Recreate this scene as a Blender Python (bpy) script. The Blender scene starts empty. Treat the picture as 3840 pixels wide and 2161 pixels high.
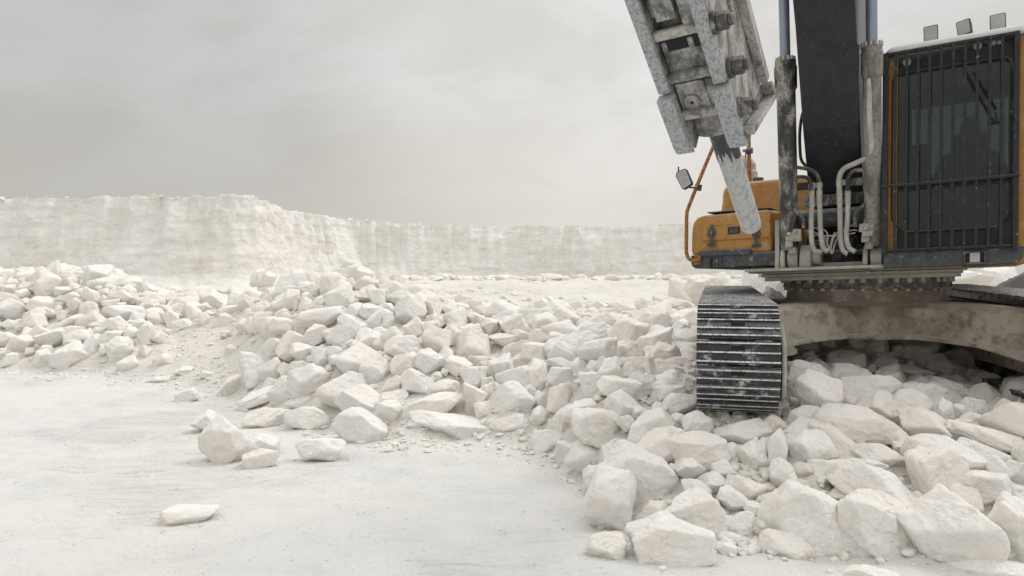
import bpy, bmesh, math, random
import numpy as np
from mathutils import Vector, Matrix

random.seed(7)
RNG = np.random.default_rng(11)
scene = bpy.context.scene
COL = scene.collection

# ---------------------------------------------------------------- camera
FPX, CU, CV = 2742.0, 1920.0, 1080.5      # focal length and centre in pixels of the 3840 wide frame
EYE = Vector((0, 0, 1.65))
PITCH = math.atan((1040.0 - CV) / FPX)    # looking down a little
cam_data = bpy.data.cameras.new('camera')
cam = bpy.data.objects.new('camera', cam_data)
COL.objects.link(cam)
cam.location = EYE
cam.rotation_euler = (math.pi / 2 + PITCH, 0, 0)
cam_data.sensor_width = 36.0
cam_data.lens = 36.0 * FPX / 3840.0
cam_data.clip_end = 3000
cam_data.clip_start = 0.05
scene.camera = cam
CF = Vector((0, math.cos(PITCH), math.sin(PITCH)))
CUP = Vector((0, -math.sin(PITCH), math.cos(PITCH)))


def ray(u, v):
    return CF + Vector((1, 0, 0)) * ((u - CU) / FPX) + CUP * ((CV - v) / FPX)


def P(u, v, d):
    return EYE + ray(u, v) * d


def proj(p):
    q = Vector(p) - EYE
    d = q.dot(CF)
    if d < 1e-3:
        return None
    return (CU + FPX * q.x / d, CV - FPX * q.dot(CUP) / d, d)


# ---------------------------------------------------------------- noise (numpy)
def _hash(ix, iy, iz, seed):
    h = (ix * 374761393 + iy * 668265263 + iz * 2147483647 + seed * 974711) & 0xFFFFFFFF
    h = ((h ^ (h >> 13)) * 1274126177) & 0xFFFFFFFF
    h = ((h ^ (h >> 16)) * 2246822519) & 0xFFFFFFFF
    return ((h ^ (h >> 15)) & 0xFFFFFF) / float(0xFFFFFF)


def vnoise(p, seed=0):
    p = np.asarray(p, float)
    i = np.floor(p).astype(np.int64)
    f = p - i
    f = f * f * f * (f * (f * 6 - 15) + 10)
    out = 0
    for dx in (0, 1):
        wx = f[:, 0] if dx else 1 - f[:, 0]
        for dy in (0, 1):
            wy = f[:, 1] if dy else 1 - f[:, 1]
            for dz in (0, 1):
                wz = f[:, 2] if dz else 1 - f[:, 2]
                out = out + wx * wy * wz * _hash(i[:, 0] + dx, i[:, 1] + dy, i[:, 2] + dz, seed)
    return out * 2 - 1


def fbm(p, octv=4, seed=0, gain=0.5):
    a, s, t = 1.0, 0, 0
    p = np.asarray(p, float)
    for o in range(octv):
        s = s + a * vnoise(p, seed + 17 * o)
        t += a
        a *= gain
        p = p * 2.03 + 5.7
    return s / t


# ---------------------------------------------------------------- materials
def new_mat(name):
    m = bpy.data.materials.new(name)
    m.use_nodes = True
    nt = m.node_tree
    nt.nodes.clear()
    out = nt.nodes.new('ShaderNodeOutputMaterial')
    b = nt.nodes.new('ShaderNodeBsdfPrincipled')
    nt.links.new(b.outputs[0], out.inputs[0])
    return m, nt, b


class NT:
    """small helper to chain shader nodes"""
    def __init__(s, nt):
        s.nt = nt

    def node(s, typ, **kw):
        n = s.nt.nodes.new(typ)
        for k, v in kw.items():
            setattr(n, k, v)
        return n

    def link(s, a, b):
        s.nt.links.new(a, b)

    def val(s, sock, v):
        if isinstance(v, bpy.types.NodeSocket):
            s.link(v, sock)
        else:
            sock.default_value = v

    def math(s, op, a, b=0.0, c=0.0, clamp=False):
        n = s.node('ShaderNodeMath', operation=op)
        n.use_clamp = clamp
        s.val(n.inputs[0], a); s.val(n.inputs[1], b); s.val(n.inputs[2], c)
        return n.outputs[0]

    def noise(s, vec, scale, detail=4, rough=0.55, dist=0.0):
        n = s.node('ShaderNodeTexNoise')
        s.link(vec, n.inputs['Vector'])
        n.inputs['Scale'].default_value = scale
        n.inputs['Detail'].default_value = detail
        n.inputs['Roughness'].default_value = rough
        n.inputs['Distortion'].default_value = dist
        return n.outputs['Fac']

    def voro(s, vec, scale, feature='F1', rnd=1.0):
        n = s.node('ShaderNodeTexVoronoi', feature=feature)
        s.link(vec, n.inputs['Vector'])
        n.inputs['Scale'].default_value = scale
        n.inputs['Randomness'].default_value = rnd
        return n.outputs['Distance']

    def ramp(s, fac, lo, hi, a=0.0, b=1.0):
        n = s.node('ShaderNodeMapRange', interpolation_type='SMOOTHSTEP')
        s.link(fac, n.inputs['Value'])
        n.inputs['From Min'].default_value = lo; n.inputs['From Max'].default_value = hi
        n.inputs['To Min'].default_value = a; n.inputs['To Max'].default_value = b
        return n.outputs['Result']

    def mix(s, fac, a, b, blend='MIX'):
        n = s.node('ShaderNodeMix', data_type='RGBA', blend_type=blend)
        s.val(n.inputs[0], fac)
        for sock, v in ((n.inputs[6], a), (n.inputs[7], b)):
            s.val(sock, v if isinstance(v, bpy.types.NodeSocket) else (*v, 1))
        return n.outputs[2]

    def mapping(s, vec, scale=(1, 1, 1), rot=(0, 0, 0)):
        n = s.node('ShaderNodeMapping')
        s.link(vec, n.inputs['Vector'])
        n.inputs['Scale'].default_value = scale
        n.inputs['Rotation'].default_value = rot
        return n.outputs[0]

    def bump(s, height, dist, strength=1.0, normal=None):
        n = s.node('ShaderNodeBump')
        s.link(height, n.inputs['Height'])
        n.inputs['Distance'].default_value = dist
        n.inputs['Strength'].default_value = strength
        if normal is not None:
            s.link(normal, n.inputs['Normal'])
        return n.outputs[0]

    def coords(s, which='Object'):
        return s.node('ShaderNodeTexCoord').outputs[which]

    def rnd(s):
        return s.node('ShaderNodeObjectInfo').outputs['Random']

    def offset(s, vec, k):
        n = s.node('ShaderNodeVectorMath', operation='ADD')
        s.link(vec, n.inputs[0])
        c = s.node('ShaderNodeCombineXYZ')
        s.link(k, c.inputs[0]); s.link(k, c.inputs[1]); s.link(k, c.inputs[2])
        s.link(c.outputs[0], n.inputs[1])
        return n.outputs[0]


def chalk_material(name, white, cream, grey, bump_big, bump_fine, per_object=True, streak=False, cream_amt=1.0):
    m, nt, b = new_mat(name)
    k = NT(nt)
    co = k.coords('Object')
    if per_object:
        r = k.rnd()
        co = k.offset(co, k.math('MULTIPLY', r, 37.0))
    big = k.noise(co, 2.1 if per_object else 0.55, 5, 0.6)
    mid = k.noise(co, 7.0, 5, 0.62, 0.4)
    fine = k.noise(co, 38.0, 5, 0.65)
    pit = k.voro(co, 55.0)
    c = k.mix(k.math('MULTIPLY', k.ramp(big, 0.38, 0.68), cream_amt), white, cream)
    c = k.mix(k.math('MULTIPLY', k.ramp(mid, 0.52, 0.75), 0.45), c, grey)
    c = k.mix(k.math('MULTIPLY', k.ramp(fine, 0.55, 0.8), 0.22), c, cream)
    if per_object:
        c = k.mix(k.math('MULTIPLY', k.ramp(r, 0.55, 1.0), 0.55), c, cream)
        c = k.mix(k.math('MULTIPLY', k.ramp(k.math('FRACT', k.math('MULTIPLY', r, 7.31)), 0.6, 1.0), 0.4), c, grey)
    if streak:
        st = k.noise(k.mapping(co, (1.0, 1.0, 0.13)), 1.3, 4, 0.6, 0.5)
        c = k.mix(k.math('MULTIPLY', k.ramp(st, 0.5, 0.72), 0.75), c, (0.88, 0.87, 0.84))
        lay = k.noise(k.mapping(co, (0.5, 0.5, 1.6)), 1.0, 6, 0.65)
        c = k.mix(k.math('MULTIPLY', k.ramp(lay, 0.52, 0.72), 0.4), c, cream)
    k.link(c, b.inputs['Base Color'])
    b.inputs['Roughness'].default_value = 0.95
    b.inputs['Specular IOR Level'].default_value = 0.12
    ridg = k.math('ABSOLUTE', k.math('SUBTRACT', mid, 0.5))
    h1 = k.math('ADD', k.math('MULTIPLY', mid, 0.8), k.math('MULTIPLY', ridg, -0.7))
    n = k.bump(h1, bump_big)
    h2 = k.math('ADD', fine, k.math('MULTIPLY', k.ramp(pit, 0.0, 0.45), 0.35))
    n = k.bump(h2, bump_fine, 1.0, n)
    k.link(n, b.inputs['Normal'])
    return m


M = {}
M['rock'] = chalk_material('chalk_rock', (0.85, 0.845, 0.825), (0.835, 0.785, 0.72), (0.79, 0.795, 0.79), 0.030, 0.0075)
M['stones'] = chalk_material('chalk_stones', (0.83, 0.815, 0.78), (0.80, 0.76, 0.69), (0.76, 0.755, 0.74), 0.03, 0.006, per_object=False)
M['darkrock'] = chalk_material('grey_rock', (0.17, 0.165, 0.16), (0.22, 0.20, 0.175), (0.12, 0.12, 0.118), 0.04, 0.008)


def face_material():
    m, nt, b = new_mat('quarry_chalk')
    k = NT(nt)
    co = k.coords('Object')
    big = k.noise(co, 0.35, 5, 0.6)
    mid = k.noise(k.mapping(co, (1, 1, 1.5)), 1.5, 6, 0.62, 0.6)
    fine = k.noise(co, 6.5, 5, 0.62)
    st = k.noise(k.mapping(co, (1.0, 1.0, 0.07)), 0.9, 4, 0.55, 0.4)
    st2 = k.noise(k.mapping(co, (1.0, 1.0, 0.12)), 2.6, 4, 0.6, 0.3)
    c = k.mix(k.ramp(big, 0.35, 0.68), (0.83, 0.82, 0.79), (0.805, 0.78, 0.735))
    c = k.mix(k.math('MULTIPLY', k.ramp(mid, 0.50, 0.70), 0.42), c, (0.76, 0.72, 0.655))
    c = k.mix(k.math('MULTIPLY', k.ramp(fine, 0.54, 0.72), 0.3), c, (0.70, 0.685, 0.65))
    c = k.mix(k.math('MULTIPLY', k.ramp(st, 0.54, 0.66), 0.75), c, (0.88, 0.875, 0.86))
    c = k.mix(k.math('MULTIPLY', k.ramp(st2, 0.56, 0.68), 0.7), c, (0.88, 0.875, 0.86))
    k.link(c, b.inputs['Base Color'])
    b.inputs['Roughness'].default_value = 0.95
    b.inputs['Specular IOR Level'].default_value = 0.1
    n = k.bump(mid, 0.15)
    n = k.bump(fine, 0.045, 1.0, n)
    k.link(n, b.inputs['Normal'])
    return m


M['face'] = face_material()


def ground_material():
    m, nt, b = new_mat('chalk_floor')
    k = NT(nt)
    co = k.coords('Object')
    big = k.noise(co, 0.5, 5, 0.6)
    mid = k.noise(co, 3.3, 6, 0.65, 0.5)
    # dozer scrape lines, curving gently
    sw = k.noise(co, 0.22, 2, 0.5)
    sep = k.node('ShaderNodeSeparateXYZ'); k.link(co, sep.inputs[0])
    yy = k.math('ADD', sep.outputs[1], k.math('MULTIPLY', sw, 2.2))
    yy = k.math('ADD', yy, k.math('MULTIPLY', sep.outputs[0], -0.16))
    cmb = k.node('ShaderNodeCombineXYZ')
    k.link(k.math('MULTIPLY', sep.outputs[0], 1.3), cmb.inputs[0])
    k.link(k.math('MULTIPLY', yy, 17.0), cmb.inputs[1])
    lines = k.noise(cmb.outputs[0], 1.0, 4, 0.6)
    lmask = k.ramp(k.noise(co, 0.42, 3, 0.6), 0.45, 0.62)
    fine = k.noise(co, 42.0, 5, 0.7)
    clod = k.voro(co, 26.0)
    cl2 = k.ramp(k.noise(co, 9.0, 4, 0.7), 0.5, 0.7)
    geo = k.node('ShaderNodeNewGeometry')
    att = k.node('ShaderNodeAttribute', attribute_name='heap')
    c = k.mix(k.ramp(big, 0.35, 0.7), (0.668, 0.670, 0.658), (0.72, 0.71, 0.685))
    c = k.mix(k.math('MULTIPLY', k.ramp(mid, 0.5, 0.75), 0.35), c, (0.57, 0.575, 0.565))
    c = k.mix(k.math('MULTIPLY', k.math('MULTIPLY', k.ramp(lines, 0.5, 0.68), lmask), 0.42), c, (0.50, 0.51, 0.508))
    spk = k.ramp(k.noise(co, 26.0, 2, 0.5), 0.72, 0.78)
    c = k.mix(k.math('MULTIPLY', spk, 0.5), c, (0.42, 0.43, 0.43))
    dust = k.mix(k.ramp(mid, 0.4, 0.7), (0.71, 0.69, 0.645), (0.68, 0.64, 0.575))
    af = k.math('ADD', att.outputs['Fac'], k.math('MULTIPLY', k.math('SUBTRACT', mid, 0.5), 1.1))
    c = k.mix(k.math('MULTIPLY', k.ramp(af, 0.15, 0.95), 0.9), c, dust)
    k.link(c, b.inputs['Base Color'])
    b.inputs['Roughness'].default_value = 0.96
    b.inputs['Specular IOR Level'].default_value = 0.1
    h = k.math('ADD', k.math('MULTIPLY', mid, 0.8), k.math('MULTIPLY', k.math('MULTIPLY', lines, lmask), 1.1))
    n = k.bump(h, 0.06)
    h2 = k.math('ADD', k.math('MULTIPLY', fine, 0.7), k.math('MULTIPLY', k.math('MULTIPLY', cl2, k.ramp(clod, 0.55, 0.1)), 0.9))
    n = k.bump(h2, 0.010, 1.0, n)
    k.link(n, b.inputs['Normal'])
    return m


M['ground'] = ground_material()


def dusty(name, base, dust=(0.55, 0.54, 0.51), amount=0.35, scale=6.0, rough=0.45, metal=0.0, speck=0.5, base2=None, top=0.6, stretch=None, per_object=False, rim=0.35):
    """painted or bare metal under chalk dust: cloudy film, splashes and dust lying on upward faces"""
    m, nt, b = new_mat(name)
    k = NT(nt)
    co = k.coords('Object')
    if per_object:
        co = k.offset(co, k.math('MULTIPLY', k.rnd(), 23.0))
    cs = k.mapping(co, stretch) if stretch else co
    n1 = k.noise(cs, scale, 6, 0.68, 0.3)
    n2 = k.noise(co, scale * 7.0, 4, 0.6)
    n3 = k.noise(co, scale * 2.3, 3, 0.6)
    film = k.ramp(n1, 0.62 - 0.38 * amount, 0.72 - 0.18 * amount)
    film = k.math('MULTIPLY', film, k.ramp(n2, 0.30, 0.56), clamp=True)
    sp = k.math('MULTIPLY', k.ramp(n2, 0.66, 0.72), speck)
    geo = k.node('ShaderNodeNewGeometry')
    sep = k.node('ShaderNodeSeparateXYZ'); k.link(geo.outputs['Normal'], sep.inputs[0])
    up = k.math('MULTIPLY', k.ramp(sep.outputs[2], 0.35, 0.85), top)
    up = k.math('MULTIPLY', up, k.ramp(n3, 0.3, 0.5))
    d = k.math('MAXIMUM', k.math('MAXIMUM', k.math('MULTIPLY', film, 0.9), sp), up, clamp=True)
    c0 = base
    if base2 is not None:
        c0 = k.mix(k.ramp(n3, 0.42, 0.62), base, base2)
    haze = k.mix(k.math('MULTIPLY', k.ramp(n1, 0.25, 0.75), rim), c0, dust)
    c = k.mix(d, haze, dust)
    k.link(c, b.inputs['Base Color'])
    k.link(k.math('ADD', k.math('MULTIPLY', d, 0.9 - rough), rough, clamp=True), b.inputs['Roughness'])
    b.inputs['Metallic'].default_value = metal
    b.inputs['Specular IOR Level'].default_value = 0.35
    n = k.bump(k.math('ADD', k.math('MULTIPLY', d, 0.6), k.math('MULTIPLY', n2, 0.3)), 0.0025, 0.8)
    k.link(n, b.inputs['Normal'])
    return m


CH = (0.60, 0.59, 0.56)
M['black'] = dusty('black_paint', (0.011, 0.013, 0.019), CH, -0.3, 9, 0.34, speck=0.3, rim=0.025, top=0.5)
M['charcoal'] = dusty('dusty_charcoal', (0.045, 0.049, 0.058), CH, 0.10, 16, 0.6, speck=0.6, rim=0.12, top=0.6)
M['guard'] = dusty('guard_bars', (0.010, 0.011, 0.013), CH, -0.05, 30, 0.45, speck=0.6, rim=0.04, top=0.5)
M['orange'] = dusty('orange_paint', (0.43, 0.205, 0.036), (0.58, 0.49, 0.35), 0.08, 9, 0.45, speck=0.6, base2=(0.37, 0.17, 0.032), rim=0.20, top=0.55)
M['rust'] = dusty('orange_rust', (0.38, 0.19, 0.055), (0.42, 0.30, 0.18), 0.12, 16, 0.6, speck=0.3, base2=(0.20, 0.075, 0.03), rim=0.12, top=0.4)
M['beige'] = dusty('chalk_coated_steel', (0.36, 0.345, 0.30), (0.50, 0.48, 0.425), 0.4, 5, 0.8, speck=0.2, base2=(0.30, 0.29, 0.26), rim=0.5, top=0.7)
M['grime'] = dusty('grease_and_dust', (0.020, 0.021, 0.024), (0.42, 0.405, 0.36), 0.45, 8, 0.5, speck=0.3, rim=0.16, top=0.8, stretch=(1, 1, 0.4))
M['cylinder'] = dusty('dusty_cylinder_barrel', (0.09, 0.088, 0.082), (0.31, 0.30, 0.265), 0.66, 5, 0.6, speck=0.2, rim=0.45, top=0.8, stretch=(1, 1, 0.3))
M['beam'] = dusty('chalk_coated_frame', (0.27, 0.215, 0.16), (0.53, 0.495, 0.435), 0.88, 1.5, 0.8, speck=0.1, base2=(0.18, 0.125, 0.08), rim=0.30, top=0.8)
M['breaker'] = dusty('worn_breaker_plate', (0.070, 0.071, 0.074), (0.47, 0.465, 0.43), 0.66, 9.0, 0.6, speck=0.4, rim=0.55, top=0.6, stretch=(1, 1, 0.35))
M['wearbar'] = dusty('chalked_wear_bar', (0.17, 0.175, 0.185), (0.52, 0.535, 0.56), 0.72, 70.0, 0.7, speck=0.7, rim=0.55, top=0.6, stretch=(1, 1, 0.6))
M['chisel'] = dusty('chalked_chisel', (0.24, 0.245, 0.25), (0.56, 0.565, 0.58), 0.86, 45.0, 0.55, speck=0.6, rim=0.6, top=0.7, stretch=(1, 1, 0.28))
M['steel'] = dusty('dark_track_steel', (0.030, 0.031, 0.036), (0.72, 0.72, 0.72), 0.24, 6, 0.42, metal=0.0, speck=0.6, rim=0.05, top=0.25, per_object=True)
M['rib'] = dusty('rubbed_track_ribs', (0.07, 0.07, 0.075), (0.88, 0.88, 0.88), 0.95, 11, 0.5, speck=0.6, rim=0.30, top=0.15, per_object=True)
M['rod'] = dusty('chromed_rod', (0.22, 0.27, 0.36), (0.50, 0.53, 0.58), 0.05, 3, 0.28, metal=0.35, speck=0.1, rim=0.25, top=0.2)
M['hose'] = dusty('chalky_hose', (0.34, 0.33, 0.30), (0.55, 0.53, 0.48), 0.4, 8, 0.8, speck=0.2, rim=0.5)
M['roof'] = dusty('dust_covered_roof', (0.62, 0.63, 0.63), (0.74, 0.75, 0.75), 0.6, 4, 0.8, speck=0.2, rim=0.5)
M['lens'] = dusty('dusty_lens', (0.40, 0.40, 0.385), (0.50, 0.50, 0.48), 0.4, 9, 0.35, speck=0.2, rim=0.4)
M['rubber'] = dusty('black_rubber', (0.016, 0.016, 0.017), CH, 0.05, 9, 0.6, speck=0.3, rim=0.05, top=0.4)
M['drum'] = dusty('brown_drum', (0.17, 0.135, 0.10), (0.36, 0.33, 0.28), 0.4, 4, 0.75, speck=0.2, rim=0.3)
M['gear'] = dusty('greasy_gear', (0.05, 0.05, 0.052), (0.33, 0.32, 0.29), 0.35, 10, 0.5, speck=0.3, rim=0.25)
M['muffler'] = dusty('chalky_muffler', (0.40, 0.38, 0.34), (0.56, 0.54, 0.49), 0.4, 6, 0.75, speck=0.2, rim=0.4)


def plain(name, col, rough=0.6, metal=0.0):
    m, nt, b = new_mat(name)
    k = NT(nt)
    n = k.noise(k.coords('Object'), 25, 4, 0.6)
    k.link(k.mix(k.ramp(n, 0.3, 0.7), tuple(0.85 * c for c in col), tuple(min(1, 1.12 * c) for c in col)), b.inputs['Base Color'])
    b.inputs['Roughness'].default_value = rough
    b.inputs['Metallic'].default_value = metal
    return m


M['hole'] = plain('dark_recess', (0.012, 0.012, 0.014), 0.8)
M['skin'] = plain('skin', (0.32, 0.17, 0.11), 0.55)
M['cap'] = plain('pale_cap', (0.55, 0.54, 0.50), 0.8)
M['shirt'] = plain('dark_work_shirt', (0.05, 0.055, 0.07), 0.9)
M['trousers'] = plain('dark_trousers', (0.03, 0.032, 0.04), 0.9)
M['seatcloth'] = plain('grey_seat_cloth', (0.05, 0.05, 0.055), 0.9)
M['hair'] = plain('black_hair', (0.012, 0.010, 0.009), 0.6)
M['eye'] = plain('eye_white', (0.55, 0.53, 0.5), 0.3)
M['iris'] = plain('dark_iris', (0.02, 0.015, 0.01), 0.2)
M['interior'] = plain('cab_lining', (0.055, 0.058, 0.06), 0.8)
M['mirror'] = plain('dusty_mirror', (0.42, 0.44, 0.45), 0.25, 0.6)


def glass_material():
    m = bpy.data.materials.new('tinted_cab_glass')
    m.use_nodes = True
    nt = m.node_tree
    nt.nodes.clear()
    k = NT(nt)
    out = k.node('ShaderNodeOutputMaterial')
    tr = k.node('ShaderNodeBsdfTransparent'); tr.inputs[0].default_value = (0.42, 0.46, 0.47, 1)
    gl = k.node('ShaderNodeBsdfGlossy'); gl.inputs['Roughness'].default_value = 0.03
    gl.inputs[0].default_value = (0.9, 0.95, 0.95, 1)
    fr = k.node('ShaderNodeFresnel'); fr.inputs[0].default_value = 1.5
    df = k.node('ShaderNodeBsdfDiffuse'); df.inputs[0].default_value = (0.36, 0.42, 0.41, 1)  # thin dust film, its grey-green also painting in soft reflections of the ground
    co = k.coords('Object')
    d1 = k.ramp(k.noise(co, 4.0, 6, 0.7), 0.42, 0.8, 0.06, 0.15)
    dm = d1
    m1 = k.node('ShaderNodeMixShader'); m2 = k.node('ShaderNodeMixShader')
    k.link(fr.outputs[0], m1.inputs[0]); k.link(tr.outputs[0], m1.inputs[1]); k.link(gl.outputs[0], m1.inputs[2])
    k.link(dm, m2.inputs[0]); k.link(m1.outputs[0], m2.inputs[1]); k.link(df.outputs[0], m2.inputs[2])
    k.link(m2.outputs[0], out.inputs[0])
    return m


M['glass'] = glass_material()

# ---------------------------------------------------------------- mesh builder
class MB:
    def __init__(s, fn=None):
        s.v, s.f, s.m, s.sm = [], [], [], []
        s.fn = fn or (lambda *p: Vector(p))

    def add(s, vs, fs, mi=0, smooth=False, raw=False):
        o = len(s.v)
        s.v += [Vector(p) if raw else s.fn(*p) for p in vs]
        s.f += [tuple(o + i for i in f) for f in fs]
        s.m += [mi] * len(fs)
        s.sm += [smooth] * len(fs)

    def box(s, lo, hi, mi=0):
        x0, y0, z0 = lo; x1, y1, z1 = hi
        vs = [(x0, y0, z0), (x1, y0, z0), (x1, y1, z0), (x0, y1, z0), (x0, y0, z1), (x1, y0, z1), (x1, y1, z1), (x0, y1, z1)]
        s.add(vs, [(0, 3, 2, 1), (4, 5, 6, 7), (0, 1, 5, 4), (1, 2, 6, 5), (2, 3, 7, 6), (3, 0, 4, 7)], mi)

    def prism(s, pts_a, pts_b, mi=0, smooth=False):
        """loft between two matching closed outlines, capped"""
        n = len(pts_a)
        fs = [(i, (i + 1) % n, n + (i + 1) % n, n + i) for i in range(n)]
        s.add(list(pts_a) + list(pts_b), fs, mi, smooth)
        o = len(s.v) - 2 * n
        s.f += [tuple(range(o + n - 1, o - 1, -1)), tuple(range(o + n, o + 2 * n))]
        s.m += [mi, mi]; s.sm += [False, False]

    def rings(s, rings, mi=0, smooth=True, caps=True):
        n = len(rings[0])
        vs = [p for r in rings for p in r]
        fs = []
        for k in range(len(rings) - 1):
            for i in range(n):
                a, b2 = k * n + i, k * n + (i + 1) % n
                fs.append((a, b2, b2 + n, a + n))
        o = len(s.v)
        s.add(vs, fs, mi, smooth, raw=True)
        if caps:
            s.f += [tuple(o + i for i in range(n - 1, -1, -1)), tuple(o + (len(rings) - 1) * n + i for i in range(n))]
            s.m += [mi, mi]; s.sm += [False, False]

    def tube(s, pts, r, n=10, mi=0, raw=False, ridge=0.0, pitch=0.02):
        """round tube through points (frame coordinates), r a number or list; ridge>0 makes a corrugated hose"""
        W = [Vector(p) if raw else s.fn(*p) for p in pts]
        if ridge > 0:
            W = resample(W, pitch / 2)
            R = [(r + ridge) if i % 2 else r for i in range(len(W))]
        else:
            R = list(r) if isinstance(r, (list, tuple)) else [r] * len(W)
        t0 = (W[1] - W[0]).normalized()
        a = t0.orthogonal().normalized()
        rings = []
        for i, p in enumerate(W):
            if i == 0: t = W[1] - W[0]
            elif i == len(W) - 1: t = W[-1] - W[-2]
            else: t = (W[i + 1] - W[i]).normalized() + (W[i] - W[i - 1]).normalized()
            t.normalize()
            a = (a - t * a.dot(t)).normalized()
            b2 = t.cross(a)
            rings.append([p + (a * math.cos(q) + b2 * math.sin(q)) * R[i] for q in [2 * math.pi * j / n for j in range(n)]])
        s.rings(rings, mi)

    def lathe(s, p0, p1, prof, n=24, mi=0):
        """prof: list of (fraction along p0->p1, radius)"""
        A, B = s.fn(*p0), s.fn(*p1)
        t = (B - A).normalized()
        a = t.orthogonal().normalized(); b2 = t.cross(a)
        rings = []
        for q, r in prof:
            c = A.lerp(B, q)
            rings.append([c + (a * math.cos(g) + b2 * math.sin(g)) * r for g in [2 * math.pi * j / n for j in range(n)]])
        s.rings(rings, mi, smooth=False)

    def cyl(s, p0, p1, r, n=20, mi=0):
        s.lathe(p0, p1, [(0, r), (1, r)], n, mi)

    def build(s, name, mats, parent=None, bev=0.0, seg=2, sub=False):
        me = bpy.data.meshes.new(name)
        off = ROOT_LOC if False else Vector((0, 0, 0))
        me.from_pydata([tuple(p) for p in s.v], [], s.f)
        mats = mats if isinstance(mats, (list, tuple)) else [mats]
        for mt in mats:
            me.materials.append(mt)
        me.polygons.foreach_set('material_index', s.m)
        me.polygons.foreach_set('use_smooth', s.sm)
        bm = bmesh.new(); bm.from_mesh(me)
        bmesh.ops.recalc_face_normals(bm, faces=bm.faces)
        bm.to_mesh(me); bm.free()
        me.update()
        o = bpy.data.objects.new(name, me)
        COL.objects.link(o)
        if parent is not None:
            o.parent = parent
            if parent.type == 'EMPTY':
                o.matrix_parent_inverse = Matrix.Translation(-parent.location)
        if bev > 0:
            md = o.modifiers.new('edge', 'BEVEL')
            md.width = bev; md.segments = seg; md.limit_method = 'ANGLE'; md.angle_limit = math.radians(35)
            md.harden_normals = False
        return o


def resample(W, step):
    # Catmull-Rom through W, then even steps
    pts = []
    n = len(W)
    for i in range(n - 1):
        p0 = W[max(i - 1, 0)]; p1 = W[i]; p2 = W[i + 1]; p3 = W[min(i + 2, n - 1)]
        for k in range(12):
            t = k / 12.0
            pts.append(0.5 * ((2 * p1) + (p2 - p0) * t + (2 * p0 - 5 * p1 + 4 * p2 - p3) * t * t + (3 * p1 - p0 - 3 * p2 + p3) * t ** 3))
    pts.append(W[-1])
    out = [pts[0]]; acc = 0.0
    for a, b2 in zip(pts[:-1], pts[1:]):
        L = (b2 - a).length
        while L > 0 and acc + L >= step:
            q = (step - acc) / L
            a = a.lerp(b2, q); out.append(a.copy()); L = (b2 - a).length; acc = 0.0
        acc += L
    if (out[-1] - pts[-1]).length > step * 0.3:
        out.append(pts[-1])
    return out


def smooth_path(pts, fn, step=0.02):
    return resample([fn(*p) for p in pts], step)


def tag(o, label=None, cat=None, group=None, kind=None):
    if label: o['label'] = label
    if cat: o['category'] = cat
    if group: o['group'] = group
    if kind: o['kind'] = kind
    return o


def thing(name, loc, label, cat):
    o = bpy.data.objects.new(name, None)
    o.empty_display_size = 0.3
    COL.objects.link(o)
    o.location = loc
    return tag(o, label, cat)
# ================================================================ terrain
# azimuth table (pixel column -> distance of the foot of the broken rock, run of its slope, height of the bench behind)
_TU = [-2500, -400, 0, 270, 450, 650, 850, 1000, 1150, 1330, 1500, 1800, 2050, 2150, 2250, 2350, 2500, 2800, 3840, 5200]
_TD = [13.5, 13, 12.9, 12.4, 12.0, 11.4, 10.2, 8.9, 8.0, 7.7, 7.2, 7.3, 6.8, 6.1, 5.2, 4.75, 4.45, 4.35, 4.05, 3.9]
_TR = [6.0, 6.0, 6.0, 6.0, 6.0, 6.5, 6.0, 5.6, 5.6, 5.6, 4.6, 4.0, 3.6, 3.4, 2.8, 2.0, 1.7, 1.6, 1.25, 1.1]
_TH = [1.6, 1.7, 1.72, 1.8, 1.65, 1.05, 0.98, 1.2, 1.45, 1.72, 1.38, 1.08, 1.04, 0.98, 0.85, 0.72, 0.62, 0.58, 0.60, 0.60]


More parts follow.
